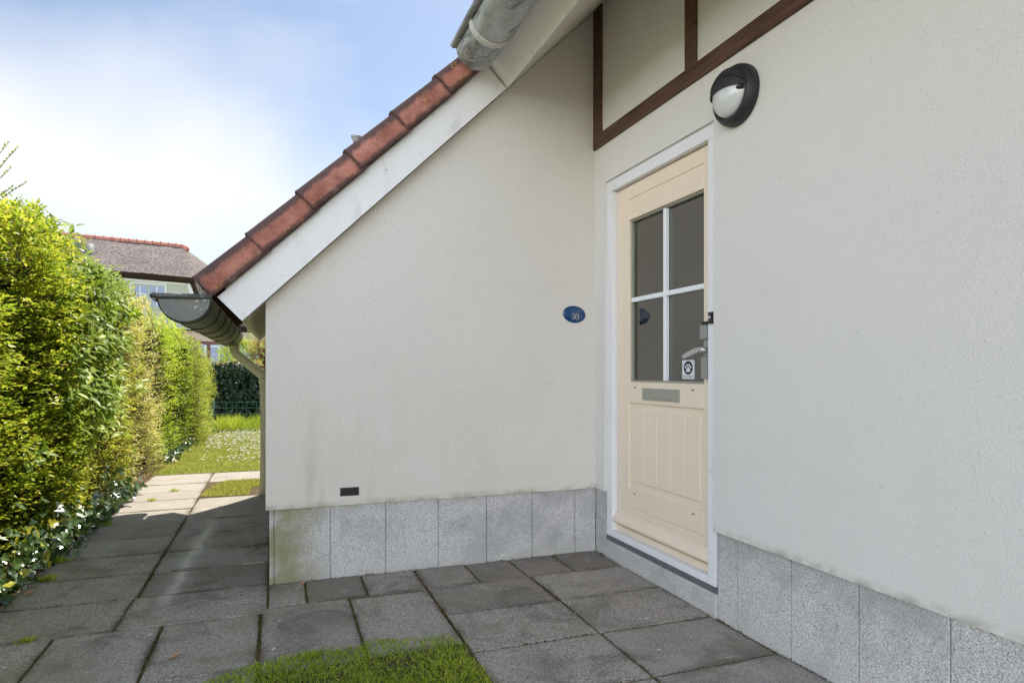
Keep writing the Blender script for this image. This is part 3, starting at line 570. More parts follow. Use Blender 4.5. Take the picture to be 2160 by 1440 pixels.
for k in range(9):
    a = -0.03 + k * 0.0085; yy = 0.026 - 0.9 * a * a * 12 * 0.6
    ribbon(mb, [(a, yy), (a + .002, yy + .005), (a + .004, yy + .001), (a + .006, yy + .005)], [0.0007] * 4, lambda p, q_, d: plate_pt(p, q_, bow(p, q_)), 0)
ribbon(mb, [(-.004, .010), (.004, .016), (.012, .010), (.016, .002)], [0.001, .002, .002, .0008], lambda p, q_, d: plate_pt(p, q_, bow(p, q_)), 0); mb.build('faded_emblem', M['blue_faint'], plate)

# wall lamp: round bulkhead with eyelid
lamp = empty('wall_lamp', (XB, 2.352, 2.385), 'round black bulkhead wall lamp with hooded white diffuser above the door', 'wall lamp')
LC = Vector((XB, 2.352, 2.385))
def lp(ax, y, z): return LC + Vector((-ax, y, z))
prof = [(0.0, 0.131), (0.012, 0.133), (0.03, 0.131), (0.045, 0.124), (0.055, 0.114), (0.057, 0.106), (0.052, 0.101), (0.03, 0.099)]
mb = MB(); mb.grid(lambda u, v: lp(prof[int(round(v * 7))][0], prof[int(round(v * 7))][1] * math.sin(2 * math.pi * u), prof[int(round(v * 7))][1] * math.cos(2 * math.pi * u)), 64, 7, True, True); mb.build('housing', M['black_cast'], lamp)
mb = MB(); mb.grid(lambda u, v: lp(0.045 + 0.062 * math.cos(v * math.pi / 2), 0.1005 * math.sin(v * math.pi / 2) * math.sin(2 * math.pi * u), 0.1005 * math.sin(v * math.pi / 2) * math.cos(2 * math.pi * u)), 64, 16, True, True); mb.build('diffuser', M['diffuser'], lamp)
# eyelid: shell over the top of the dome, in three stepped ribs
mb = MB()
rot_l = 0.0
for k, (t0, t1, bulge) in enumerate(((R(88), R(60), 1.05), (R(60), R(33), 1.12), (R(33), R(5), 1.07))):
    # latitude bands measured from straight up, meridians from side to side around the top
    def lid(u, v, t0=t0, t1=t1, bulge=bulge):
        a = t0 + (t1 - t0) * v            # angle away from the wall plane's up direction towards the viewer
        ph = math.pi * (u - 0.5) * 0.98   # side to side
        up = math.cos(math.pi / 2 - a); out = math.sin(math.pi / 2 - a)
        y = math.sin(ph); rr = math.cos(ph)
        return lp(0.046 + 0.066 * bulge * out * rr, 0.106 * bulge * y, 0.106 * bulge * up * rr)
    mb.grid(lid, 40, 6, True)
    mb.grid(lambda u, v, b=bulge, t1=t1: lp(0.046 + (0.066 * b - 0.006 * v) * math.sin(math.pi / 2 - t1) * math.cos(math.pi * (u - .5) * .98), (0.106 * b - .006 * v) * math.sin(math.pi * (u - .5) * .98), (0.106 * b - .006 * v) * math.cos(math.pi / 2 - t1) * math.cos(math.pi * (u - .5) * .98)), 40, 1, False)
mb.build('hood', M['black_cast'], lamp)
mb = MB(); mb.sphere(lp(0.066, -0.083, -0.006), 0.019, (0.9, 1.2, 0.6), 3); mb.build('sensor', M['black'], lamp)
# doorbell
bell = empty('doorbell', (X0, 2.561, 1.415), 'small black doorbell with white round button on the door frame', 'doorbell')
mb = MB(); mb.box(X0 - 0.014, X0, 2.545, 2.577, 1.387, 1.443, 0.003); mb.build('bell_housing', M['black'], bell)
mb = MB(); mb.tube([(X0 - 0.0145, 2.564, 1.418), (X0 - 0.018, 2.564, 1.418)], [0.0068, 0.0055], 20); mb.build('button', M['sticker'], bell)
# paw sticker on the glass
stk = empty('dog_sticker', (2.0265, 2.855, 1.17), 'white rounded sticker with paw print in black oval on the door glass', 'sticker')
def sp(a, b, d): return Vector((2.0265 - d, 2.855 - a, 1.1695 + b))     # a to the right as seen from outside
def disc(mb, f, n, d, **k):
    vs_ = [mb.bm.verts.new(sp(*f(2 * math.pi * i / n), d)) for i in range(n)]; mb.bm.faces.new(vs_)
mb = MB(); W2, H2, rr = 0.0535, 0.0495, 0.009
pts = []
for cx_, cy_, a0 in ((W2 - rr, H2 - rr, 0), (-W2 + rr, H2 - rr, 90), (-W2 + rr, -H2 + rr, 180), (W2 - rr, -H2 + rr, 270)):
    for k in range(7): a = R(a0 + 15 * k); pts.append((cx_ + rr * math.cos(a), cy_ + rr * math.sin(a)))
mb.prism([(sp(a, b, 0).y, sp(a, b, 0).z) for a, b in pts], 'x', 2.0265, 2.0258); mb.build('sticker_sheet', M['sticker'], stk)
mb = MB(); disc(mb, lambda a: (0.0395 * math.cos(a), 0.009 + 0.0355 * math.sin(a)), 48, 0.0011); mb.build('oval', M['ink'], stk)
mb = MB()
for (cx_, cy_, rx, ry, ro) in ((-0.0225, 0.0125, .0078, .0062, .1), (-0.0095, 0.0235, .0072, .0064, 0), (0.0085, 0.0235, .0078, .0066, 0), (0.0215, 0.0125, .0082, .0062, -.1)): disc(mb, lambda a: (cx_ + rx * math.cos(a), cy_ + ry * math.sin(a)), 20, 0.0014)
pad = [(0, .0150), (.007, .0120), (.011, .006), (.017, .001), (.0195, -.005), (.017, -.011), (.010, -.0135), (.004, -.0125), (0, -.0108), (-.004, -.0125), (-.010, -.0135), (-.017, -.011), (-.0195, -.005), (-.017, .001), (-.011, .006), (-.007, .0120)]
vs_ = [mb.bm.verts.new(sp(a, b, .0014)) for a, b in pad]; mb.bm.faces.new(vs_); mb.build('paw_print', M['sticker'], stk)
def text(body, size, mat, parent, origin, name, squash=1.0):
    cu = bpy.data.curves.new(name, 'FONT'); cu.body = body; cu.size = size; cu.align_x = 'CENTER'; cu.align_y = 'CENTER'; cu.extrude = 0.0001
    tmp = bpy.data.objects.new('tmp', cu); COL.objects.link(tmp); dg = bpy.context.evaluated_depsgraph_get(); dg.update()
    me = bpy.data.meshes.new_from_object(tmp.evaluated_get(dg)); bpy.data.objects.remove(tmp); bpy.data.curves.remove(cu)
    me.transform(Matrix(((0, 0, -1, origin[0]), (-squash, 0, 0, origin[1]), (0, 1, 0, origin[2]), (0, 0, 0, 1)))); return link(name, me, mat, parent)
text('Dogs are welcome', 0.0125, M['ink'], stk, (2.0252, 2.855, 1.1695 - .0345), 'lettering', 0.98)
text('under the table', 0.007, M['ink'], stk, (2.0252, 2.855, 1.1695 - .0425), 'small_lettering', 1.0)

# ================================================================== FOLIAGE BUILDERS
def unit(v): return v / np.maximum(np.linalg.norm(v, axis=1, keepdims=True), 1e-9)
def leafmesh(name, base, axis, nrm, L, W, tint, mat, parent=None, seg=1, droop=0.0):
    N = len(base); axis = unit(axis); side = unit(np.cross(axis, nrm)); up = unit(np.cross(side, axis)); L = L[:, None]; W = W[:, None]
    if seg == 1:
        tip = base + axis * L; mid = base + axis * L * 0.48; fold = up * W * 0.22
        V = np.stack([base, mid + side * W * .5 + fold, tip, mid - side * W * .5 + fold], 1).reshape(-1, 3); nv = 4
        F = np.array([[0, 1, 2], [0, 2, 3]])
    elif seg == 2:
        a = base + axis * L * .28; b = base + axis * L * .66 - up * L * droop * .35; tip = base + axis * L * .97 - up * L * droop
        V = np.stack([base, a + side * W * .46 + up * W * .16, a - side * W * .46 + up * W * .16, b + side * W * .38 + up * W * .12, b - side * W * .38 + up * W * .12, tip, a, b], 1).reshape(-1, 3); nv = 8
        F = np.array([[0, 1, 6], [0, 6, 2], [1, 3, 6], [3, 7, 6], [6, 7, 2], [7, 4, 2], [3, 5, 7], [7, 5, 4]])
    elif seg == 5:      # lobed ivy leaf
        sh = [(0, 0), (-.10, .30), (.16, .50), (.34, .26), (.62, .34), (.66, .14), (1.0, 0), (.66, -.14), (.62, -.34), (.34, -.26), (.16, -.50), (-.10, -.30)]
        V = np.stack([base + axis * L * p[0] + side * W * p[1] + up * W * (abs(p[1]) * .25 - .12 * p[0] ** 2) for p in sh], 1).reshape(-1, 3); nv = 12
        F = np.array([[0, 1, 2], [0, 2, 3], [0, 3, 5], [3, 4, 5], [0, 5, 6], [0, 6, 7], [0, 7, 9], [7, 8, 9], [0, 9, 10], [0, 10, 11]])
    FF = (F[None] + (np.arange(N) * nv)[:, None, None]).reshape(-1, 3)
    me = bpy.data.meshes.new(name); me.vertices.add(len(V)); me.vertices.foreach_set('co', V.astype(np.float32).ravel())
    me.loops.add(FF.size); me.loops.foreach_set('vertex_index', FF.astype(np.int32).ravel())
    me.polygons.add(len(FF)); me.polygons.foreach_set('loop_start', (np.arange(len(FF)) * 3).astype(np.int32))
    me.update(calc_edges=True)
    at = me.attributes.new('tint', 'FLOAT', 'POINT'); at.data.foreach_set('value', np.repeat(tint, nv).astype(np.float32))
    return link(name, me, mat, parent)
def fbm(p, sc, seed=0):
    """cheap smooth noise on (N,k) points, about -1..1"""
    out = np.zeros(len(p)); r2 = np.random.default_rng(seed)
    for o in range(4):
        for j in range(3):
            d = r2.normal(size=p.shape[1]); d /= np.linalg.norm(d); out += np.sin(p @ d * sc * (1.9 ** o) + r2.uniform(0, 6.28)) * (0.62 ** o) / 3
    return out
def hedge(name, label, cat, x_face, y0, y1, H, depth, mat, n, leafL, leafW, spray=0.22, seed=1, group=None, nleaf=14, lift=0.2, rough=0.09, seg=1, back=False, zlo=0.04, core=True, twigfrac=.07):
    """clipped hedge running along Y whose sunny face looks to +X; twigs with paired leaves over a dark heart"""
    rg = np.random.default_rng(seed); root = empty(name, (x_face - depth / 2, (y0 + y1) / 2, 0), label, cat, group)
    Hf = H if callable(H) else (lambda y: np.full_like(y, H)); Xf = x_face if callable(x_face) else None
    area_face = (y1 - y0) * Hf(np.array([(y0 + y1) / 2]))[0]; area_top = (y1 - y0) * depth; ends = depth * 2 * 1.2
    k = rg.uniform(0, area_face + area_top + ends, n); y = rg.uniform(y0, y1, n); Hy = Hf(y); z = zlo + rg.uniform(0, 1, n) ** 0.95 * (Hy - zlo); x = np.full(n, x_face, float)
    nx = np.zeros((n, 3)); nx[:, 0] = 1
    top = (k > area_face) & (k < area_face + area_top); x[top] = x_face - rg.uniform(0, depth, top.sum()); z[top] = Hy[top]; nx[top] = (0.15, 0, 1)
    en = k >= area_face + area_top; x[en] = x_face - rg.uniform(0, depth, en.sum()); far = rg.random(n) < .5; y[en] = np.where(far[en], y1, y0); nx[en] = 0; nx[en, 1] = np.where(far[en], 1, -1)
    # rounded shoulder and slight batter
    f = ~top & ~en; t = z / Hy; sh = np.clip((t - 0.86) / 0.14, 0, 1); x[f] -= 0.16 * sh[f] ** 2; x[f] += 0.05 * np.sin(np.clip(t[f], 0, 1) * 3.0) - 0.05; nx[f, 2] += sh[f] * 0.9
    p = np.stack([x, y, z], 1); bumpy = fbm(p, 3.1, seed) * rough + fbm(p, 9.0, seed + 5) * rough * .45; p += unit(nx) * bumpy[:, None]
    thin = fbm(p, 2.6, seed + 9); keep = rg.random(n) < np.clip(0.82 + thin * 0.75, 0.08, 1) * np.clip((p[:, 1] - y0) / .6 + (y0 < 3), 0.0, 1) * np.clip((y1 - p[:, 1]) / .6 + (y1 > 13), 0.0, 1); p, nx, bumpy = p[keep], nx[keep], bumpy[keep]; n = len(p)
    d = unit(unit(nx) + rg.normal(size=(n, 3)) * (0.42, 0.5, 0.36) + (0, 0, lift)); ln = spray * rg.uniform(.55, 1.25, n)
    start = p - d * ln[:, None] * rg.uniform(.75, 1.15, n)[:, None]
    t = (np.arange(nleaf) + 1) / nleaf; t = 0.12 + 0.9 * t
    B = (start[:, None] + d[:, None] * (ln[:, None] * t[None])[..., None]).reshape(-1, 3) + rg.normal(size=(n * nleaf, 3)) * 0.004
    D = np.repeat(d, nleaf, 0); s = unit(np.cross(D, np.array([[0.05, 0.1, 1.0]]))); sg = np.tile(np.where(np.arange(nleaf) % 2 == 0, 1, -1), n)[:, None]
    A = unit(D * 0.55 + s * sg * 0.75 + rg.normal(size=D.shape) * 0.22); Nn = unit(np.cross(s * sg, D) * sg + rg.normal(size=D.shape) * .38 + (0, 0, .35))
    sz = rg.uniform(.45, 1.3, len(B)); tn = np.clip(np.repeat(rg.uniform(0, .75, n), nleaf) + rg.normal(size=len(B)) * .13, 0, .91); odd = rg.random(len(B)) < .03; tn[odd] = 1.0
    leafmesh('foliage', B, A, Nn, leafL * sz, leafW * sz, tn, mat, root, seg)
    # twigs
    mb = MB(); idx = rg.choice(n, max(6, int(n * twigfrac)), replace=False)
    for i in idx:
        a = start[i] - d[i] * 0.15; b = start[i] + d[i] * ln[i]; mb.tube([a, (a + b) / 2 + rg.normal(size=3) * .008, b], [0.004, 0.003, 0.0015], 4, False)
    for yy in np.arange(y0 + .15, y1, .35): mb.tube([(x_face - .25 - .1 * rg.random(), yy, -.02), (x_face - .22, yy + .05 * rg.normal(), .4), (x_face - .3, yy + .1 * rg.normal(), Hf(np.array([yy]))[0] - .3)], [.016, .012, .006], 6)
    mb.build('branches', M['bark'], root)
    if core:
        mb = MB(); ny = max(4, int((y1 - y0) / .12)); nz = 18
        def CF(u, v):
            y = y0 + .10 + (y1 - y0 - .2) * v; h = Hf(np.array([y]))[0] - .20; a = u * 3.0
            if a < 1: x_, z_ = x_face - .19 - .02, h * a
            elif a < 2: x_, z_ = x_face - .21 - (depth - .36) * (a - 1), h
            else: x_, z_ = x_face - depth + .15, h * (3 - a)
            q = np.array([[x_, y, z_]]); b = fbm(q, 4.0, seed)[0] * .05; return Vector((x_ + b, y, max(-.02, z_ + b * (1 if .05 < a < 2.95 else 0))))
        mb.grid(CF, nz * 3, ny, True); mb.build('shade_core', M['core'], root)
    return root
hy = lambda a, b, ya, yb: (lambda y: a + (b - a) * np.clip((y - ya) / (yb - ya), 0, 1))
G = 'sections of the clipped hedge beside the path'
h1 = hedge('privet_hedge', 'nearest yellow green privet section of the hedge, tallest with fine leaves', 'hedge', -1.38, 2.2, 6.0, hy(2.16, 2.03, 3.8, 5.7), .9, M['privet'], 9000, .037, .0175, .26, 3, G, 13)
h2 = hedge('privet_hedge', 'bronze tinted privet section of the hedge behind the broad leaved shrub', 'hedge', -1.38, 5.4, 7.8, hy(2.05, 1.94, 5.7, 7.4), .9, M['privet_warm'], 4600, .034, .016, .24, 5, G, 12)
h3 = hedge('variegated_hedge', 'cream and bronze leaved section of the hedge in its middle', 'hedge', -1.34, 7.1, 9.6, hy(1.93, 1.86, 7.4, 9.2), .9, M['varieg'], 4600, .030, .016, .22, 6, G, 10)
h4 = hedge('privet_hedge', 'bright lime green section of the hedge past the cream leaved part', 'hedge', -1.30, 8.8, 11.6, hy(1.85, 1.70, 9.2, 11.2), .9, M['bright'], 4200, .030, .016, .22, 7, G, 10)
h5 = hedge('privet_hedge', 'farthest olive green section of the hedge with loose bulging twigs', 'hedge', -1.15, 10.9, 13.4, hy(1.64, 1.25, 11.2, 13.2), 1.0, M['olive'], 4600, .030, .016, .30, 8, G, 12, rough=.12)
# broad leaved shrub growing through the hedge
def shrub(name, label, cat, pts_fn, n, leafL, leafW, mat, seed, root_xy, nleaf=9, seg=2, droop=.12, stem=0.3, group=None, stemr=.004, up=.5, twigs=.25):
    rg = np.random.default_rng(seed); root = empty(name, (root_xy[0], root_xy[1], 0), label, cat, group)
    p, nrm = pts_fn(rg, n); n = len(p); d = unit(nrm + rg.normal(size=(n, 3)) * .35 + (0, 0, up)); ln = stem * rg.uniform(.6, 1.2, n); st = p - d * ln[:, None]
    t = .15 + .87 * (np.arange(nleaf) + .5) / nleaf; B = (st[:, None] + d[:, None] * (ln[:, None] * t[None])[..., None]).reshape(-1, 3)
    D = np.repeat(d, nleaf, 0); ang = np.tile(np.arange(nleaf) * 2.4, n) + np.repeat(rg.uniform(0, 6, n), nleaf); e1 = unit(np.cross(D, [[.3, .2, 1]])); e2 = np.cross(D, e1)
    rad = e1 * np.cos(ang)[:, None] + e2 * np.sin(ang)[:, None]; A = unit(rad + D * .55 + rg.normal(size=D.shape) * .15); Nn = unit(D + rg.normal(size=D.shape) * .2 + (0, 0, .3))
    sz = rg.uniform(.6, 1.15, len(B)) * np.tile(1.1 - .45 * t, n); tn = np.clip(np.repeat(rg.uniform(.1, .8, n), nleaf) + rg.normal(size=len(B)) * .12, 0, .91)
    tn[rg.random(len(B)) < .03] = 1
    leafmesh('foliage', B, A, Nn, leafL * sz, leafW * sz, tn, mat, root, seg, droop)
    mb = MB(); 
    for i in rg.choice(n, max(3, int(n * twigs)), replace=False): mb.tube([st[i] - d[i] * .1, p[i]], [stemr, stemr * .5], 5, False)
    mb.build('twigs', M['bark'], root)['kind'] = 'stuff'; mb = MB()
    for k in range(5): q = p[rg.integers(n)]; mb.tube([(root_xy[0] + .05 * rg.normal(), root_xy[1] + .08 * rg.normal(), -.02), (root_xy[0] * .6 + q[0] * .4, (root_xy[1] + q[1]) / 2, q[2] * .5), tuple(q)], [.014, .01, .004], 6)
    mb.build('stems', M['bark'], root); return root
def broad_pts(rg, n):
    y = rg.normal(6.05, .42, n); z = rg.uniform(.7, 2.05, n); k = (z - .7) / 1.35; y = y - .35 + k * .35; x = -1.25 + rg.normal(size=n) * .045 + np.where(z > 1.9, -.12, 0)
    z[:7] = rg.uniform(2.08, 2.3, 7); y[:7] = [5.35, 5.7, 6.05, 6.3, 6.6, 6.9, 5.9]; x[:7] = -1.42
    nn = np.tile([1.0, -.1, .1], (n, 1)); nn[z > 1.9] = (.3, 0, 1); return np.stack([x, y, z], 1), nn
shrub('broadleaf_shrub', 'shrub with large grey green pointed leaves growing through the hedge', 'shrub', broad_pts, 200, .15, .052, M['broad'], 21, (-1.5, 6.0), 9, 2, .15, .26)
# a few loose shoots standing out of the nearest hedge top
mb = MB(); rg = np.random.default_rng(4); bs, ax, nn = [], [], []
for (a, b_, bend) in (((-1.50, 4.3, 2.12), (-1.315, 4.3, 2.36), .03), ((-1.46, 4.3, 2.18), (-1.255, 4.3, 2.39), .02), ((-1.46, 4.3, 2.28), (-1.29, 4.3, 2.58), .03), ((-1.5, 4.3, 2.26), (-1.335, 4.3, 2.60), .03), ((-1.5, 4.3, 2.2), (-1.325, 4.3, 2.46), .02)):
    a = np.array(a) - (.06, 0, .19); d = np.array(b_) - (.06, 0, .19) - a; F_ = lambda t: a + d * t + np.array([0, 0, bend * math.sin(3 * t)]); mb.tube([tuple(F_(t)) for t in np.linspace(-.3, 1, 6)], [.003, .0028, .0025, .002, .0016, .001], 5)
    for t in np.linspace(.1, 1, 13):
        for s_ in (-1, 1): bs.append(F_(t)); ax.append(d / np.linalg.norm(d) * .8 + rg.normal(size=3) * .15 + [s_ * .3, -s_ * .3, .3]); nn.append([.2, -.6, 1])
shoot = mb.build('loose_twigs', M['bark'], h1); nb = len(bs); leafmesh('shoot_leaves', np.array(bs), np.array(ax), np.array(nn), rg.uniform(.016, .03, nb), rg.uniform(.008, .012, nb), rg.uniform(0, .9, nb), M['broad'], h1)
# ivy and leaf litter at the foot of the hedge
def ivy_strip(name, n, y0, y1, seed, lab):
    rg = np.random.default_rng(seed); y = rg.uniform(y0, y1, n); z = np.abs(rg.normal(0, .13, n)) * np.clip(.6 + fbm(np.stack([y, y], 1), 3, 2), .2, 1.4) + .02; x = -1.36 + rg.normal(size=n) * .045 + .06 * (1 - np.clip(z / .4, 0, 1)); 
    A = unit(rg.normal(size=(n, 3)) * (.5, .9, .5) + (.25, 0, -.35)); Nn = unit(rg.normal(size=(n, 3)) * .5 + (1.0, -.1, .8)); s = rg.uniform(.03, .075, n); tn = rg.uniform(0, .9, n); tn[rg.random(n) < .05] = 1
    return tag(leafmesh(name, np.stack([x, y, z], 1), A, Nn, s, s * 1.0, tn, M['ivy'], None, 5), lab, 'ivy', None, 'stuff')
ivy_strip('ivy', 1300, 2.4, 7.0, 31, 'glossy ivy creeping along the foot of the near hedge'); ivy_strip('ivy', 500, 9.0, 11.6, 32, 'dark ivy patch under the far lime green hedge')
rg = np.random.default_rng(33); n = 900; P_ = np.stack([-1.31 + rg.normal(size=n) * .035, rg.uniform(2.3, 9.5, n), rg.uniform(.012, .03, n)], 1); tn = rg.uniform(0, .9, n)
tag(leafmesh('leaf_litter', P_, rg.normal(size=(n, 3)) * (1, 1, .3), unit(rg.normal(size=(n, 3)) * .4 + (0, 0, 1)), rg.uniform(.012, .03, n), rg.uniform(.008, .018, n), tn, M['brown_leaf']), 'brown dead leaves along the edge of the path below the hedge', 'leaf litter', None, 'stuff')

# ---- grass
def grass(name, pts, h0, h1_, w, mat, seed, label, lean=.35):
    rg = np.random.default_rng(seed); n = len(pts); A = unit(rg.normal(size=(n, 3)) * (lean, lean, .1) + (0, 0, 1)); Nn = rg.normal(size=(n, 3)) * (1, 1, .1); patch = fbm(pts[:, :2], 6, seed) * .25
    tn = np.clip(rg.uniform(0, .8, n) + patch, 0, .91); tn[rg.random(n) < .06] = 1; L = rg.uniform(h0, h1_, n) * (1 + patch)
    return tag(leafmesh(name, pts, A, Nn, L, np.full(n, w) * rg.uniform(.7, 1.3, n), tn, mat), label, 'grass', None, 'stuff')
rg = np.random.default_rng(41); n = 52000; x = rg.uniform(-.5, .80, n); y = 2.98 - rg.uniform(0, 1, n) ** 1.1 * 1.5
e = fbm(np.stack([x, y], 1), 22, 3) * .02 + rg.normal(size=n) * .006
topy = np.interp(x, [-.5, -.36, -.24, -.08, .1, .22, .45, .71, .8], [2.43, 2.54, 2.64, 2.745, 2.775, 2.79, 2.79, 2.75, 2.6]) + e; rx = np.interp(y, [1.4, 2.45, 2.76], [.72, .74, .725]) + e; k = (y < topy) & (x < rx) & (x > -.48 + e) & (rg.random(n) < np.clip(1.0 + fbm(np.stack([x, y], 1), 11, 8) * .7, .4, 1))
grass('front_grass', np.stack([x[k], y[k], np.full(k.sum(), -.004)], 1), .012, .036, .0032, M['grass'], 42, 'short bright grass patch set into the paving in front', .85)
rg = np.random.default_rng(43); n = 26000; x = rg.uniform(-.75, 1.2, n); y = rg.uniform(6.5, 7.45, n); e = fbm(np.stack([x, y], 1), 9, 4) * .04
k = (x > np.interp(y, [6.5, 6.9, 7.4, 7.45], [-.66, -.64, -.52, -.4]) + e) & (y > 6.545 + e * .5) & (y < np.interp(x, [-.6, -.1, 1], [7.42, 7.52, 7.55]) + e) & ~((x > -.24 + e) & (x < .1) & (y < 6.95 + e))
grass('side_grass', np.stack([x[k], y[k], np.full(k.sum(), -.004)], 1), .02, .05, .004, M['grass_dry'], 44, 'small sunlit grass strip beside the downpipe', .6)
rg = np.random.default_rng(45); n = 90000; x = rg.uniform(-1.4, 1.6, n); y = rg.uniform(8.1, 15.2, n); 
grass('lawn_grass', np.stack([x, y, np.zeros(n)], 1), .02, .045, .006, M['grass_dry'], 46, 'sunlit lawn beyond the path', .5)
n = 4600; x = rg.uniform(-1.2, 1.4, n); y = rg.uniform(8.6, 14.0, n); pp_ = np.stack([x, y], 1); k = (rg.random(n) < np.clip(.45 + fbm(pp_, 2.2, 5) * .6 + (y - 9.6) * .12, 0, 1)) & (x > -1.15 + .12 * (13 - y) * .5); x, y = x[k], y[k]; n = len(x)
verts = []; bmf = MB()
cen = np.stack([x, y, rg.uniform(.035, .06, n)], 1)
base6 = []
for q in range(6):
    a = q * math.pi / 3; base6.append(np.array([math.cos(a), math.sin(a), 0.0]))
Bq = np.repeat(cen, 6, 0); Aq = np.tile(np.array(base6), (n, 1)) + rg.normal(size=(n * 6, 3)) * .1 + np.repeat(rg.normal(size=(n, 3)) * (0, 0, .25), 6, 0)
tag(leafmesh('daisies', Bq, Aq, np.tile([[0, 0, 1.0]], (n * 6, 1)), np.full(n * 6, .016), np.full(n * 6, .012), np.zeros(n * 6), M['petal']), 'white daisies scattered over the sunlit lawn', 'daisies', None, 'stuff')
n = 7000; x = rg.uniform(-1.1, 1.6, n); y = rg.uniform(13.3, 14.9, n); pts = np.stack([x, y, np.zeros(n)], 1)
o = grass('long_grass', pts, .10, .32, .010, M['grass'], 47, 'tall unmown grass clump at the foot of the wire fence', .45)

# small weeds at the joints
def weed(x, y, s, lab, seed):
    rg = np.random.default_rng(seed); n = 60; a = rg.uniform(0, 6.28, n); A = np.stack([np.cos(a), np.sin(a), rg.uniform(.3, 1.3, n)], 1); B = np.tile([[x, y, 0.0]], (n, 1)) + rg.normal(size=(n, 3)) * (s * .35, s * .25, 0)
    tag(leafmesh('weed', B, A, np.tile([[0, 0, 1.0]], (n, 1)) + rg.normal(size=(n, 3)) * .2, rg.uniform(.4, 1, n) * s, np.full(n, s * .16), rg.uniform(.2, .9, n), M['grass']), lab, 'weed', 'weeds in the paving joints')
weed(-1.19, 5.61, .05, 'small green weed in the joint near the shadow edge', 1); weed(-1.25, 4.62, .085, 'leafy weed at the hedge foot on the shaded path', 2)
weed(-1.2, 4.24, .06, 'thin grass tuft at the path edge nearest the camera', 3); weed(-.93, 6.98, .05, 'grass tuft in the sunlit joint', 4); weed(-1.05, 6.54, .045, 'low weed in the sunny path joint', 5)
weed(.13, 2.74, .045, 'pale round leaved weed standing in the front grass', 6); weed(-1.0, 3.31, .04, 'tiny weed tuft at the near left slab corner', 8)
# fallen leaves, fluff and snail trail
def fallen(x, y, s, rz, lab, z=.004):
    rg = np.random.default_rng(int(x * 1000) % 97 + 5); a = np.array([[math.cos(rz), math.sin(rz), .12]])
    o = leafmesh('fallen_leaf', np.array([[x, y, z]]), a, np.array([[.2, .1, 1.0]]), np.array([s]), np.array([s * .62]), np.array([.5]), M['fallen'], None, 2, -.15); tag(o, lab, 'leaf', 'fallen leaves on the paving')
fallen(-.41, 2.915, .05, .3, 'tan curled leaf on the near slab left of the grass'); fallen(.13, 3.68, .035, 1.2, 'brown leaf scrap against the plinth at a joint'); fallen(.47, 3.74, .03, .1, 'dark brown leaf bits under the plinth panel joint')
fallen(-1.22, 3.98, .05, .8, 'orange brown leaf under the ivy at the path edge', .01)
mb = MB(); rg = np.random.default_rng(3)
for k in range(60):
    a = rg.normal(size=3) * (.02, .014, .005); c = np.array([.575, 3.41, .008]); b = a + rg.normal(size=3) * (.018, .018, .006); p0 = c + a; p1 = c + b; p0[2] = abs(p0[2] - .004) + .004; p1[2] = abs(p1[2] - .004) + .004; mb.tube([p0, (p0 + p1) / 2 + rg.normal(size=3) * .003, p1], .0005, 3, False)
tag(mb.build('fluff_tuft', M['fluff']), 'pale tuft of fluff lying on the slab by the plinth', 'fluff')
mb = MB(); rg = np.random.default_rng(8)
for (p0, p1, wob) in (((-.555, 3.50), (-.36, 3.60), .02), ((-.36, 3.60), (-.14, 3.49), .015), ((-.42, 3.55), (-.40, 3.68), .02), ((-.27, 3.69), (-.24, 3.60), .015), ((-.25, 3.62), (-.13, 3.66), .02), ((-.17, 3.70), (-.13, 3.63), .01), ((-.27, 3.50), (-.13, 3.54), .012)):
    n = 12; pts = []
    for k in range(n): t = k / (n - 1); pts.append((p0[0] + (p1[0] - p0[0]) * t + rg.normal() * wob * .35, p0[1] + (p1[1] - p0[1]) * t + rg.normal() * wob * .35, .0038))
    mb.tube(pts, .0011, 4, False)
tag(mb.build('snail_trail', M['trail']), 'thin silvery snail trail across the shaded slab', 'snail trail')
# crumbs of gravel
rg = np.random.default_rng(77); n = 420; mb_p = np.stack([rg.uniform(-1.25, 1.9, n), rg.uniform(2.2, 5.4, n), np.full(n, .004)], 1); k = ~((mb_p[:, 0] > -.3) & (mb_p[:, 0] < .76) & (mb_p[:, 1] < 2.9)) & ~((mb_p[:, 0] > -.05) & (mb_p[:, 1] > 3.72)); mb_p = mb_p[k]; n = len(mb_p)
tag(leafmesh('grit', mb_p, rg.normal(size=(n, 3)) * (1, 1, .2), unit(rg.normal(size=(n, 3)) * .3 + (0, 0, 1)), rg.uniform(.003, .009, n), rg.uniform(.003, .006, n), np.zeros(n), M['petal']), 'pale grit and petals scattered on the paving', 'grit', None, 'stuff')

# moss and crumbs gathered in the joints and along the foot of the walls
rg = np.random.default_rng(91); PTS = []
def line_pts(x0, y0, x1, y1, n, sp_): 
    t = rg.uniform(0, 1, n); d = np.array([x1 - x0, y1 - y0]); l = np.linalg.norm(d); nrm_ = np.array([-d[1], d[0]]) / l; o = rg.normal(size=n) * sp_ * (.6 + .9 * np.abs(fbm(np.stack([t * l, t], 1), 9, int(n))))
    keep = rg.random(n) < np.clip(.55 + fbm(np.stack([t * l, t * 0 + x0], 1), 7, 3), .08, 1); q = np.array([x0, y0]) + t[:, None] * d + o[:, None] * nrm_; PTS.append(q[keep])
line_pts(-.06, 3.749, 1.94, 3.749, 900, .006); line_pts(1.946, 3.74, 1.946, 1.2, 1300, .006); line_pts(1.90, 3.70, 1.94, 3.58, 160, .015)
line_pts(-.674, 3.32, -.670, 5.6, 1500, .0055); line_pts(-.674, 5.6, -.670, 7.4, 500, .006)
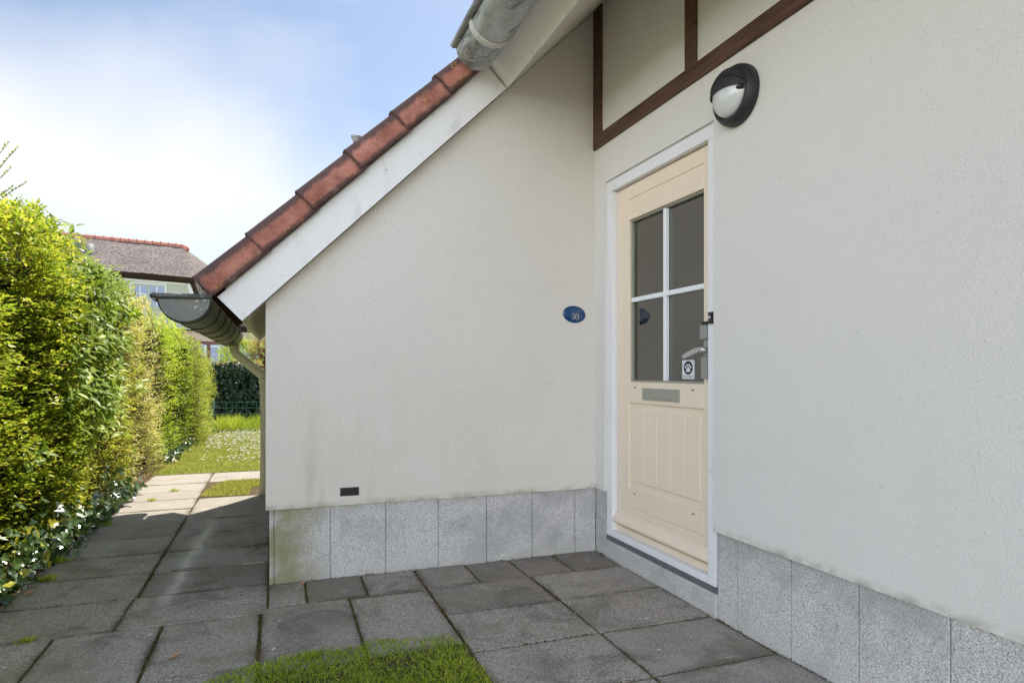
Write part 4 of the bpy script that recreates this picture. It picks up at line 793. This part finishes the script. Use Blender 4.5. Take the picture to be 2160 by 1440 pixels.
for xa, ya, yb, m_ in ((-.49, 2.72, 3.32, 300), (-.91, 2.72, 3.30, 160), (-.072, 2.8, 3.76, 420), (.35, 2.75, 3.39, 300), (.757, 2.5, 3.4, 520), (1.352, 1.9, 3.4, 480)): line_pts(xa, ya, xa + .002, yb, m_, .004)
for yy in (2.99, 2.56, 2.125): line_pts(.76, yy, 1.94, yy, 300, .003)
for yy in (3.395, 3.765, 4.215, 4.66): line_pts(-.06 if yy < 3.5 else -1.28, yy, 1.9 if yy < 3.5 else -.05, yy, 260, .003)
q = np.concatenate(PTS); n = len(q); M['moss'] = leafmat('joint_moss', (0.035, 0.028, 0.014), (0.15, 0.12, 0.045), (0.16, 0.2, 0.04), 0.05, 0.9, 0.1)
tn = rg.uniform(0, .9, n); tn[rg.random(n) < .06] = 1
tag(leafmesh('joint_moss', np.stack([q[:, 0], q[:, 1], np.full(n, -.002)], 1), rg.normal(size=(n, 3)) * (1, 1, .45) + (0, 0, .25), unit(rg.normal(size=(n, 3)) * .6 + (0, 0, 1)), rg.uniform(.004, .010, n), rg.uniform(.004, .008, n), tn, M['moss']), 'brown moss and crumbs caught in the paving joints', 'moss', None, 'stuff')
for (x_, y_, z_, lb) in ((-.53, 3.2, .003, 'near the wide joint left of the tan leaf'), (.02, 3.18, .003, 'on the slab below the plinth corner'), (-.02, 2.86, .003, 'close to the top left edge of the front grass'), (1.62, 2.62, .003, 'on the slab in front of the doorstep'), (1.5, 2.3, .003, 'on the slab nearest the camera by the right plinth'), (-.99, 3.05, .003, 'on the leftmost near slab')):
    a_ = rg.uniform(0, 6.28); o = leafmesh('petal', np.array([[x_, y_, z_]]), np.array([[math.cos(a_), math.sin(a_), .1]]), np.array([[.1, .1, 1.0]]), np.array([.022]), np.array([.012]), np.array([.2]), M['petal'], None, 2, -.1)
    tag(o, 'small white petal lying ' + lb, 'petal', 'white petals on the paving')

# ================================================================== BACK GARDEN
# wire fence
wf = empty('wire_fence', (0, 14.95, 0), 'low green wire fence in front of the ivy covered hedge', 'fence')
mb = MB()
for z_ in (.14, .26, .385, .51): mb.tube([(-1.9, 14.95, z_), (-.5, 14.95, z_ - .008), (.9, 14.95, z_), (3, 14.95, z_)], .0055, 6)
for k in range(24): mb.tube([(-1.8 + k * .2, 14.955, .0), (-1.8 + k * .2, 14.955, .51)], .0025, 4)
mb.build('wires', M['wire'], wf)
for x_ in (-1.25, 1.2): mb = MB(); mb.tube([(x_, 14.97, -.02), (x_, 14.97, .58)], .018, 10); mb.build('post', M['wire'], wf)
def block_hedge(name, label, cat, x0, x1, y0, y1, H, mat, n, L, W, seed, seg, core=True, group=None):
    rg = np.random.default_rng(seed); root = empty(name, ((x0 + x1) / 2, (y0 + y1) / 2, 0), label, cat, group); A1, A2, A3 = (x1 - x0) * H, (x1 - x0) * (y1 - y0), (y1 - y0) * H
    k = rg.uniform(0, A1 + A2 + 2 * A3, n); x = rg.uniform(x0, x1, n); y = np.full(n, y0, float); z = rg.uniform(0, H, n); nr = np.tile([0, -1.0, .2], (n, 1))
    t_ = (k > A1) & (k <= A1 + A2); y[t_] = rg.uniform(y0, y1, t_.sum()); z[t_] = H; nr[t_] = (0, -.2, 1)
    s_ = k > A1 + A2; lft = rg.random(n) < .5; y[s_] = rg.uniform(y0, y1, s_.sum()); x[s_] = np.where(lft[s_], x0, x1); nr[s_] = 0; nr[s_, 0] = np.where(lft[s_], -1, 1)
    p = np.stack([x, y, z], 1); p += nr * (fbm(p, 4, seed) * .06 + rg.normal(size=n) * .03)[:, None]; A = unit(rg.normal(size=(n, 3)) + (0, 0, -.4)); Nn = unit(nr + rg.normal(size=(n, 3)) * .5)
    s2 = rg.uniform(.6, 1.2, n); tn = np.clip(rg.uniform(0, .9, n), 0, .91); tn[rg.random(n) < .03] = 1
    leafmesh('foliage', p, A, Nn, L * s2, W * s2, tn, mat, root, seg)
    mb = MB()
    for q in range(int((x1 - x0) / .3) + 1): mb.tube([(x0 + .1 + q * .3, y0 + .12, -.02), (x0 + .12 + q * .3, y0 + .14, H * .5), (x0 + .1 + q * .3 + .1 * rg.normal(), y0 + .15, H * .95)], [.015, .012, .005], 5)
    mb.build('stems', M['bark'], root)
    if core: mb = MB(); mb.box(x0 + .06, x1 - .06, y0 + .06, y1 - .06, -.02, H - .06, .08, 2); mb.build('shade_core', M['core'], root)
    return root
block_hedge('ivy_hedge', 'dark ivy covered hedge block behind the wire fence', 'hedge', -2.1, -.40, 15.7, 16.3, 1.27, M['ivy_dark'], 4200, .075, .075, 51, 5)
block_hedge('brown_hedge', 'reddish brown bare leaved hedge right of the ivy hedge', 'hedge', -.36, 2.4, 15.75, 16.35, 1.25, M['brown_leaf'], 3000, .06, .03, 52, 1)
n = 900; rg = np.random.default_rng(53); p = np.stack([rg.uniform(-2.1, -.3, n), rg.uniform(15.7, 16.3, n), 1.27 + np.abs(rg.normal(0, .07, n))], 1)
tag(leafmesh('golden_shoots', p, unit(rg.normal(size=(n, 3)) * .5 + (0, 0, 1)), rg.normal(size=(n, 3)), rg.uniform(.03, .07, n), rg.uniform(.015, .03, n), rg.uniform(0, 1, n), M['gold_leaf']), 'golden young shoots along the top of the ivy hedge', 'shoots', None, 'stuff')
def ball_pts(c, r):
    def f(rg, n):
        d = unit(rg.normal(size=(n, 3))); d[:, 2] = np.abs(d[:, 2]) * 1.1 - .35; d = unit(d); rr = rg.uniform(.6, 1.08, n); p = np.array(c) + d * np.array(r) * rr[:, None]; p += fbm(p, 5, 3)[:, None] * .08; p[:, 2] = np.maximum(p[:, 2], .05); return p, d
    return f
shrub('dry_shrub', 'dry brown hydrangea like shrub with golden top beside the cream house', 'shrub', ball_pts((-.05, 17.1, 1.35), (.62, .6, .80)), 420, .075, .04, M['brown_leaf'], 61, (-.05, 17.1), 8, 2, .1, .25, None, .006, .3, .6)
n = 1500; rg = np.random.default_rng(62); d = unit(rg.normal(size=(n, 3))); d[:, 2] = np.abs(d[:, 2]) + .25; d = unit(d); p = np.array((-.05, 17.1, 1.38)) + d * (.66, .62, .82) * rg.uniform(.85, 1.05, n)[:, None]
tag(leafmesh('golden_blossom', p, unit(rg.normal(size=(n, 3))), rg.normal(size=(n, 3)), rg.uniform(.04, .07, n), rg.uniform(.02, .035, n), rg.uniform(0, 1, n), M['gold_leaf']), 'golden dry flower heads covering the brown shrub', 'flowers', None, 'stuff')
shrub('green_shrub', 'green and yellow leafy bush behind the dry brown shrub', 'shrub', ball_pts((-.95, 21.5, 1.35), (.9, .7, 1.05)), 600, .09, .045, M['bright'], 63, (-.95, 21.5), 8, 2, .1, .3, None, .006)
# pergola
pg = empty('pergola', (-2.3, 26.5, 0), 'red brown timber pergola in front of the thatched house', 'pergola')
mb = MB(); mb.box(-4.2, .6, 26.45, 26.6, 2.17, 2.29, .01, 1); mb.build('beam', M['pergola'], pg)
for x_ in (-2.38, .2): mb = MB(); mb.box(x_ - .06, x_ + .06, 26.47, 26.58, -.02, 2.168, .01, 1); mb.build('post', M['pergola'], pg)
for x_ in (-3.9, -2.95, -1.35, -.45): mb = MB(); mb.box(x_ - .05, x_ + .05, 26.2, 29.5, 2.292, 2.42, .01, 1); mb.build('rafter', M['pergola'], pg)

# thatched house far behind; local frame: x along its front, y into it
th = empty('thatched_house', (-4.06, 36.62, 0), 'distant thatched house with red ridge tiles and small blue paned windows', 'house', rz=R(15))
TH = Matrix.Translation((-4.06, 36.62, 0)) @ Matrix.Rotation(R(15), 4, 'Z')
def thb(mb, name, mat, parent=None):
    bmesh.ops.transform(mb.bm, matrix=TH, verts=mb.bm.verts[:]); return mb.build(name, mat, parent or th)
mb = MB(); mb.box(-9, 5.6, .25, 6, -.05, 3.25); thb(mb, 'wall', M['far_wall'])
mb = MB(); mb.box(-9, 3.4, .22, .25, -.05, 2.66); thb(mb, 'grey_wall', M['far_grey'])
mb = MB(); mb.box(-9, 3.4, .18, .219, 2.665, 2.75); thb(mb, 'trim', M['far_white'])
mb = MB(); mb.prism([(-9, 3.3), (.75, 3.3), (-.10, 5.72), (-9, 5.86)], 'y', 0, 4); thb(mb, 'dormer_wall', M['siding'])
mb = MB()
mb.prism([(-9, 5.80), (-.28, 5.66), (-.30, 5.54), (-9, 5.68)], 'y', -.04, -.002); mb.prism([(-.28, 5.66), (-.11, 5.66), (.50, 3.9), (.33, 3.9)], 'y', -.04, -.002)
for x_ in (-2.72, -1.2): mb.box(x_ - .035, x_ + .035, -.04, -.002, 3.6, 5.53)
mb.box(-2.68, -1.24, -.041, -.003, 5.46, 5.52); thb(mb, 'trim', M['far_white'])
for (a, b) in ((-2.60, -2.02), (-1.88, -1.30)):
    mb = MB(); mb.box(a - .08, b + .08, -.035, -.001, 4.25, 5.45); wdw = thb(mb, 'window', M['far_frame'])
    mb = MB(); mb.box(a, b, -.045, -.036, 4.35, 5.36); thb(mb, 'pane', M['far_glass'], wdw)
    mb = MB(); mb.box((a + b) / 2 - .02, (a + b) / 2 + .02, -.055, -.046, 4.35, 5.36); mb.box(a, b, -.056, -.0455, 4.96, 5.0); thb(mb, 'glazing_bar', M['far_white'], wdw)
mb = MB(); mb.box(.62, 1.36, .17, .215, 1.0, 2.5); wdw = thb(mb, 'window', M['far_white']); mb = MB(); mb.box(.70, 1.28, .155, .169, 1.08, 2.42); thb(mb, 'pane', M['far_glass'], wdw)
mb = MB(); mb.box(1.9, 1.98, .16, .215, -.05, 2.6); thb(mb, 'downpipe', M['far_white'])
# thatch: front slope, hip, sagging rounded edge
def thp(u, v):   # u along, v up the slope
    x = -9 + 9.0 * u; y = -.45 + 3.45 * v; z = 6.02 + (7.98 - 6.02) * v + .10 * math.sin(v * math.pi) - .14 * u * (1 - v); k = fbm(np.array([[x, y * 2]]), 2.5, 2)[0] * .04; return Vector((x, y, z + k))
mb = MB(); mb.grid(thp, 40, 14)
def hip(u, v):
    a = Vector((-.0, -.45, 5.88)); b = Vector((0, 3, 7.98)); e0 = Vector((6.3, 1.0, 4.4)); e1 = Vector((5.2, 5.5, 4.4)); p0 = a.lerp(b, v); p1 = e0.lerp(e1, v); return p0.lerp(p1, u) + Vector((0, 0, .35 * math.sin(u * math.pi) * (1 - .3 * v)))
mb.grid(hip, 16, 10)
mb.grid(lambda u, v: Vector((-.0 + .75 * v + 5.6 * u, -.45 + .2 * v + 1.0 * u, 5.88 - 2.3 * v - (1.48 - 1.5 * v) * u)), 12, 10)
mb.prism([(-9, 3.3), (6, 3.3), (0, 7.9), (-9, 7.9)], 'y', 3.02, 3.2); thb(mb, 'thatch', M['thatch'])
mb = MB(); mb.grid(lambda u, v: Vector((-9 + 9.0 * u, -.45 + .42 * v, 6.02 - .14 * u - .26 * min(1, v * 1.6) + .02)), 30, 4)
mb.grid(lambda u, v: Vector((.0 + .75 * u - .12 * v, -.45 + .2 * u + .43 * v, 5.88 - 2.3 * u)), 10, 4); thb(mb, 'thatch_edge', M['thatch_edge'])
mb = MB()
for k in range(24):
    x_ = -8.9 + k * .372; mb.grid(lambda u, v, x_=x_: Vector((x_ + .36 * v, 3 + (.17 + .02 * (v < .15)) * math.cos(math.pi * u), 7.93 + (.21 + .035 * (v < .15)) * math.sin(math.pi * u))), 10, 8, False)
rt = thb(mb, 'ridge_tiles', M['tile'])
mb = MB(); mb.sphere((0.1, 3, 7.9), .2, (1.2, 1, 1), 2); thb(mb, 'ridge_end', M['tile'])
mb = MB(); mb.tube([(-4.55, 1.2, 6.2), (-4.55, 1.2, 7.35)], .42, 12); thb(mb, 'chimney', M['slate'])
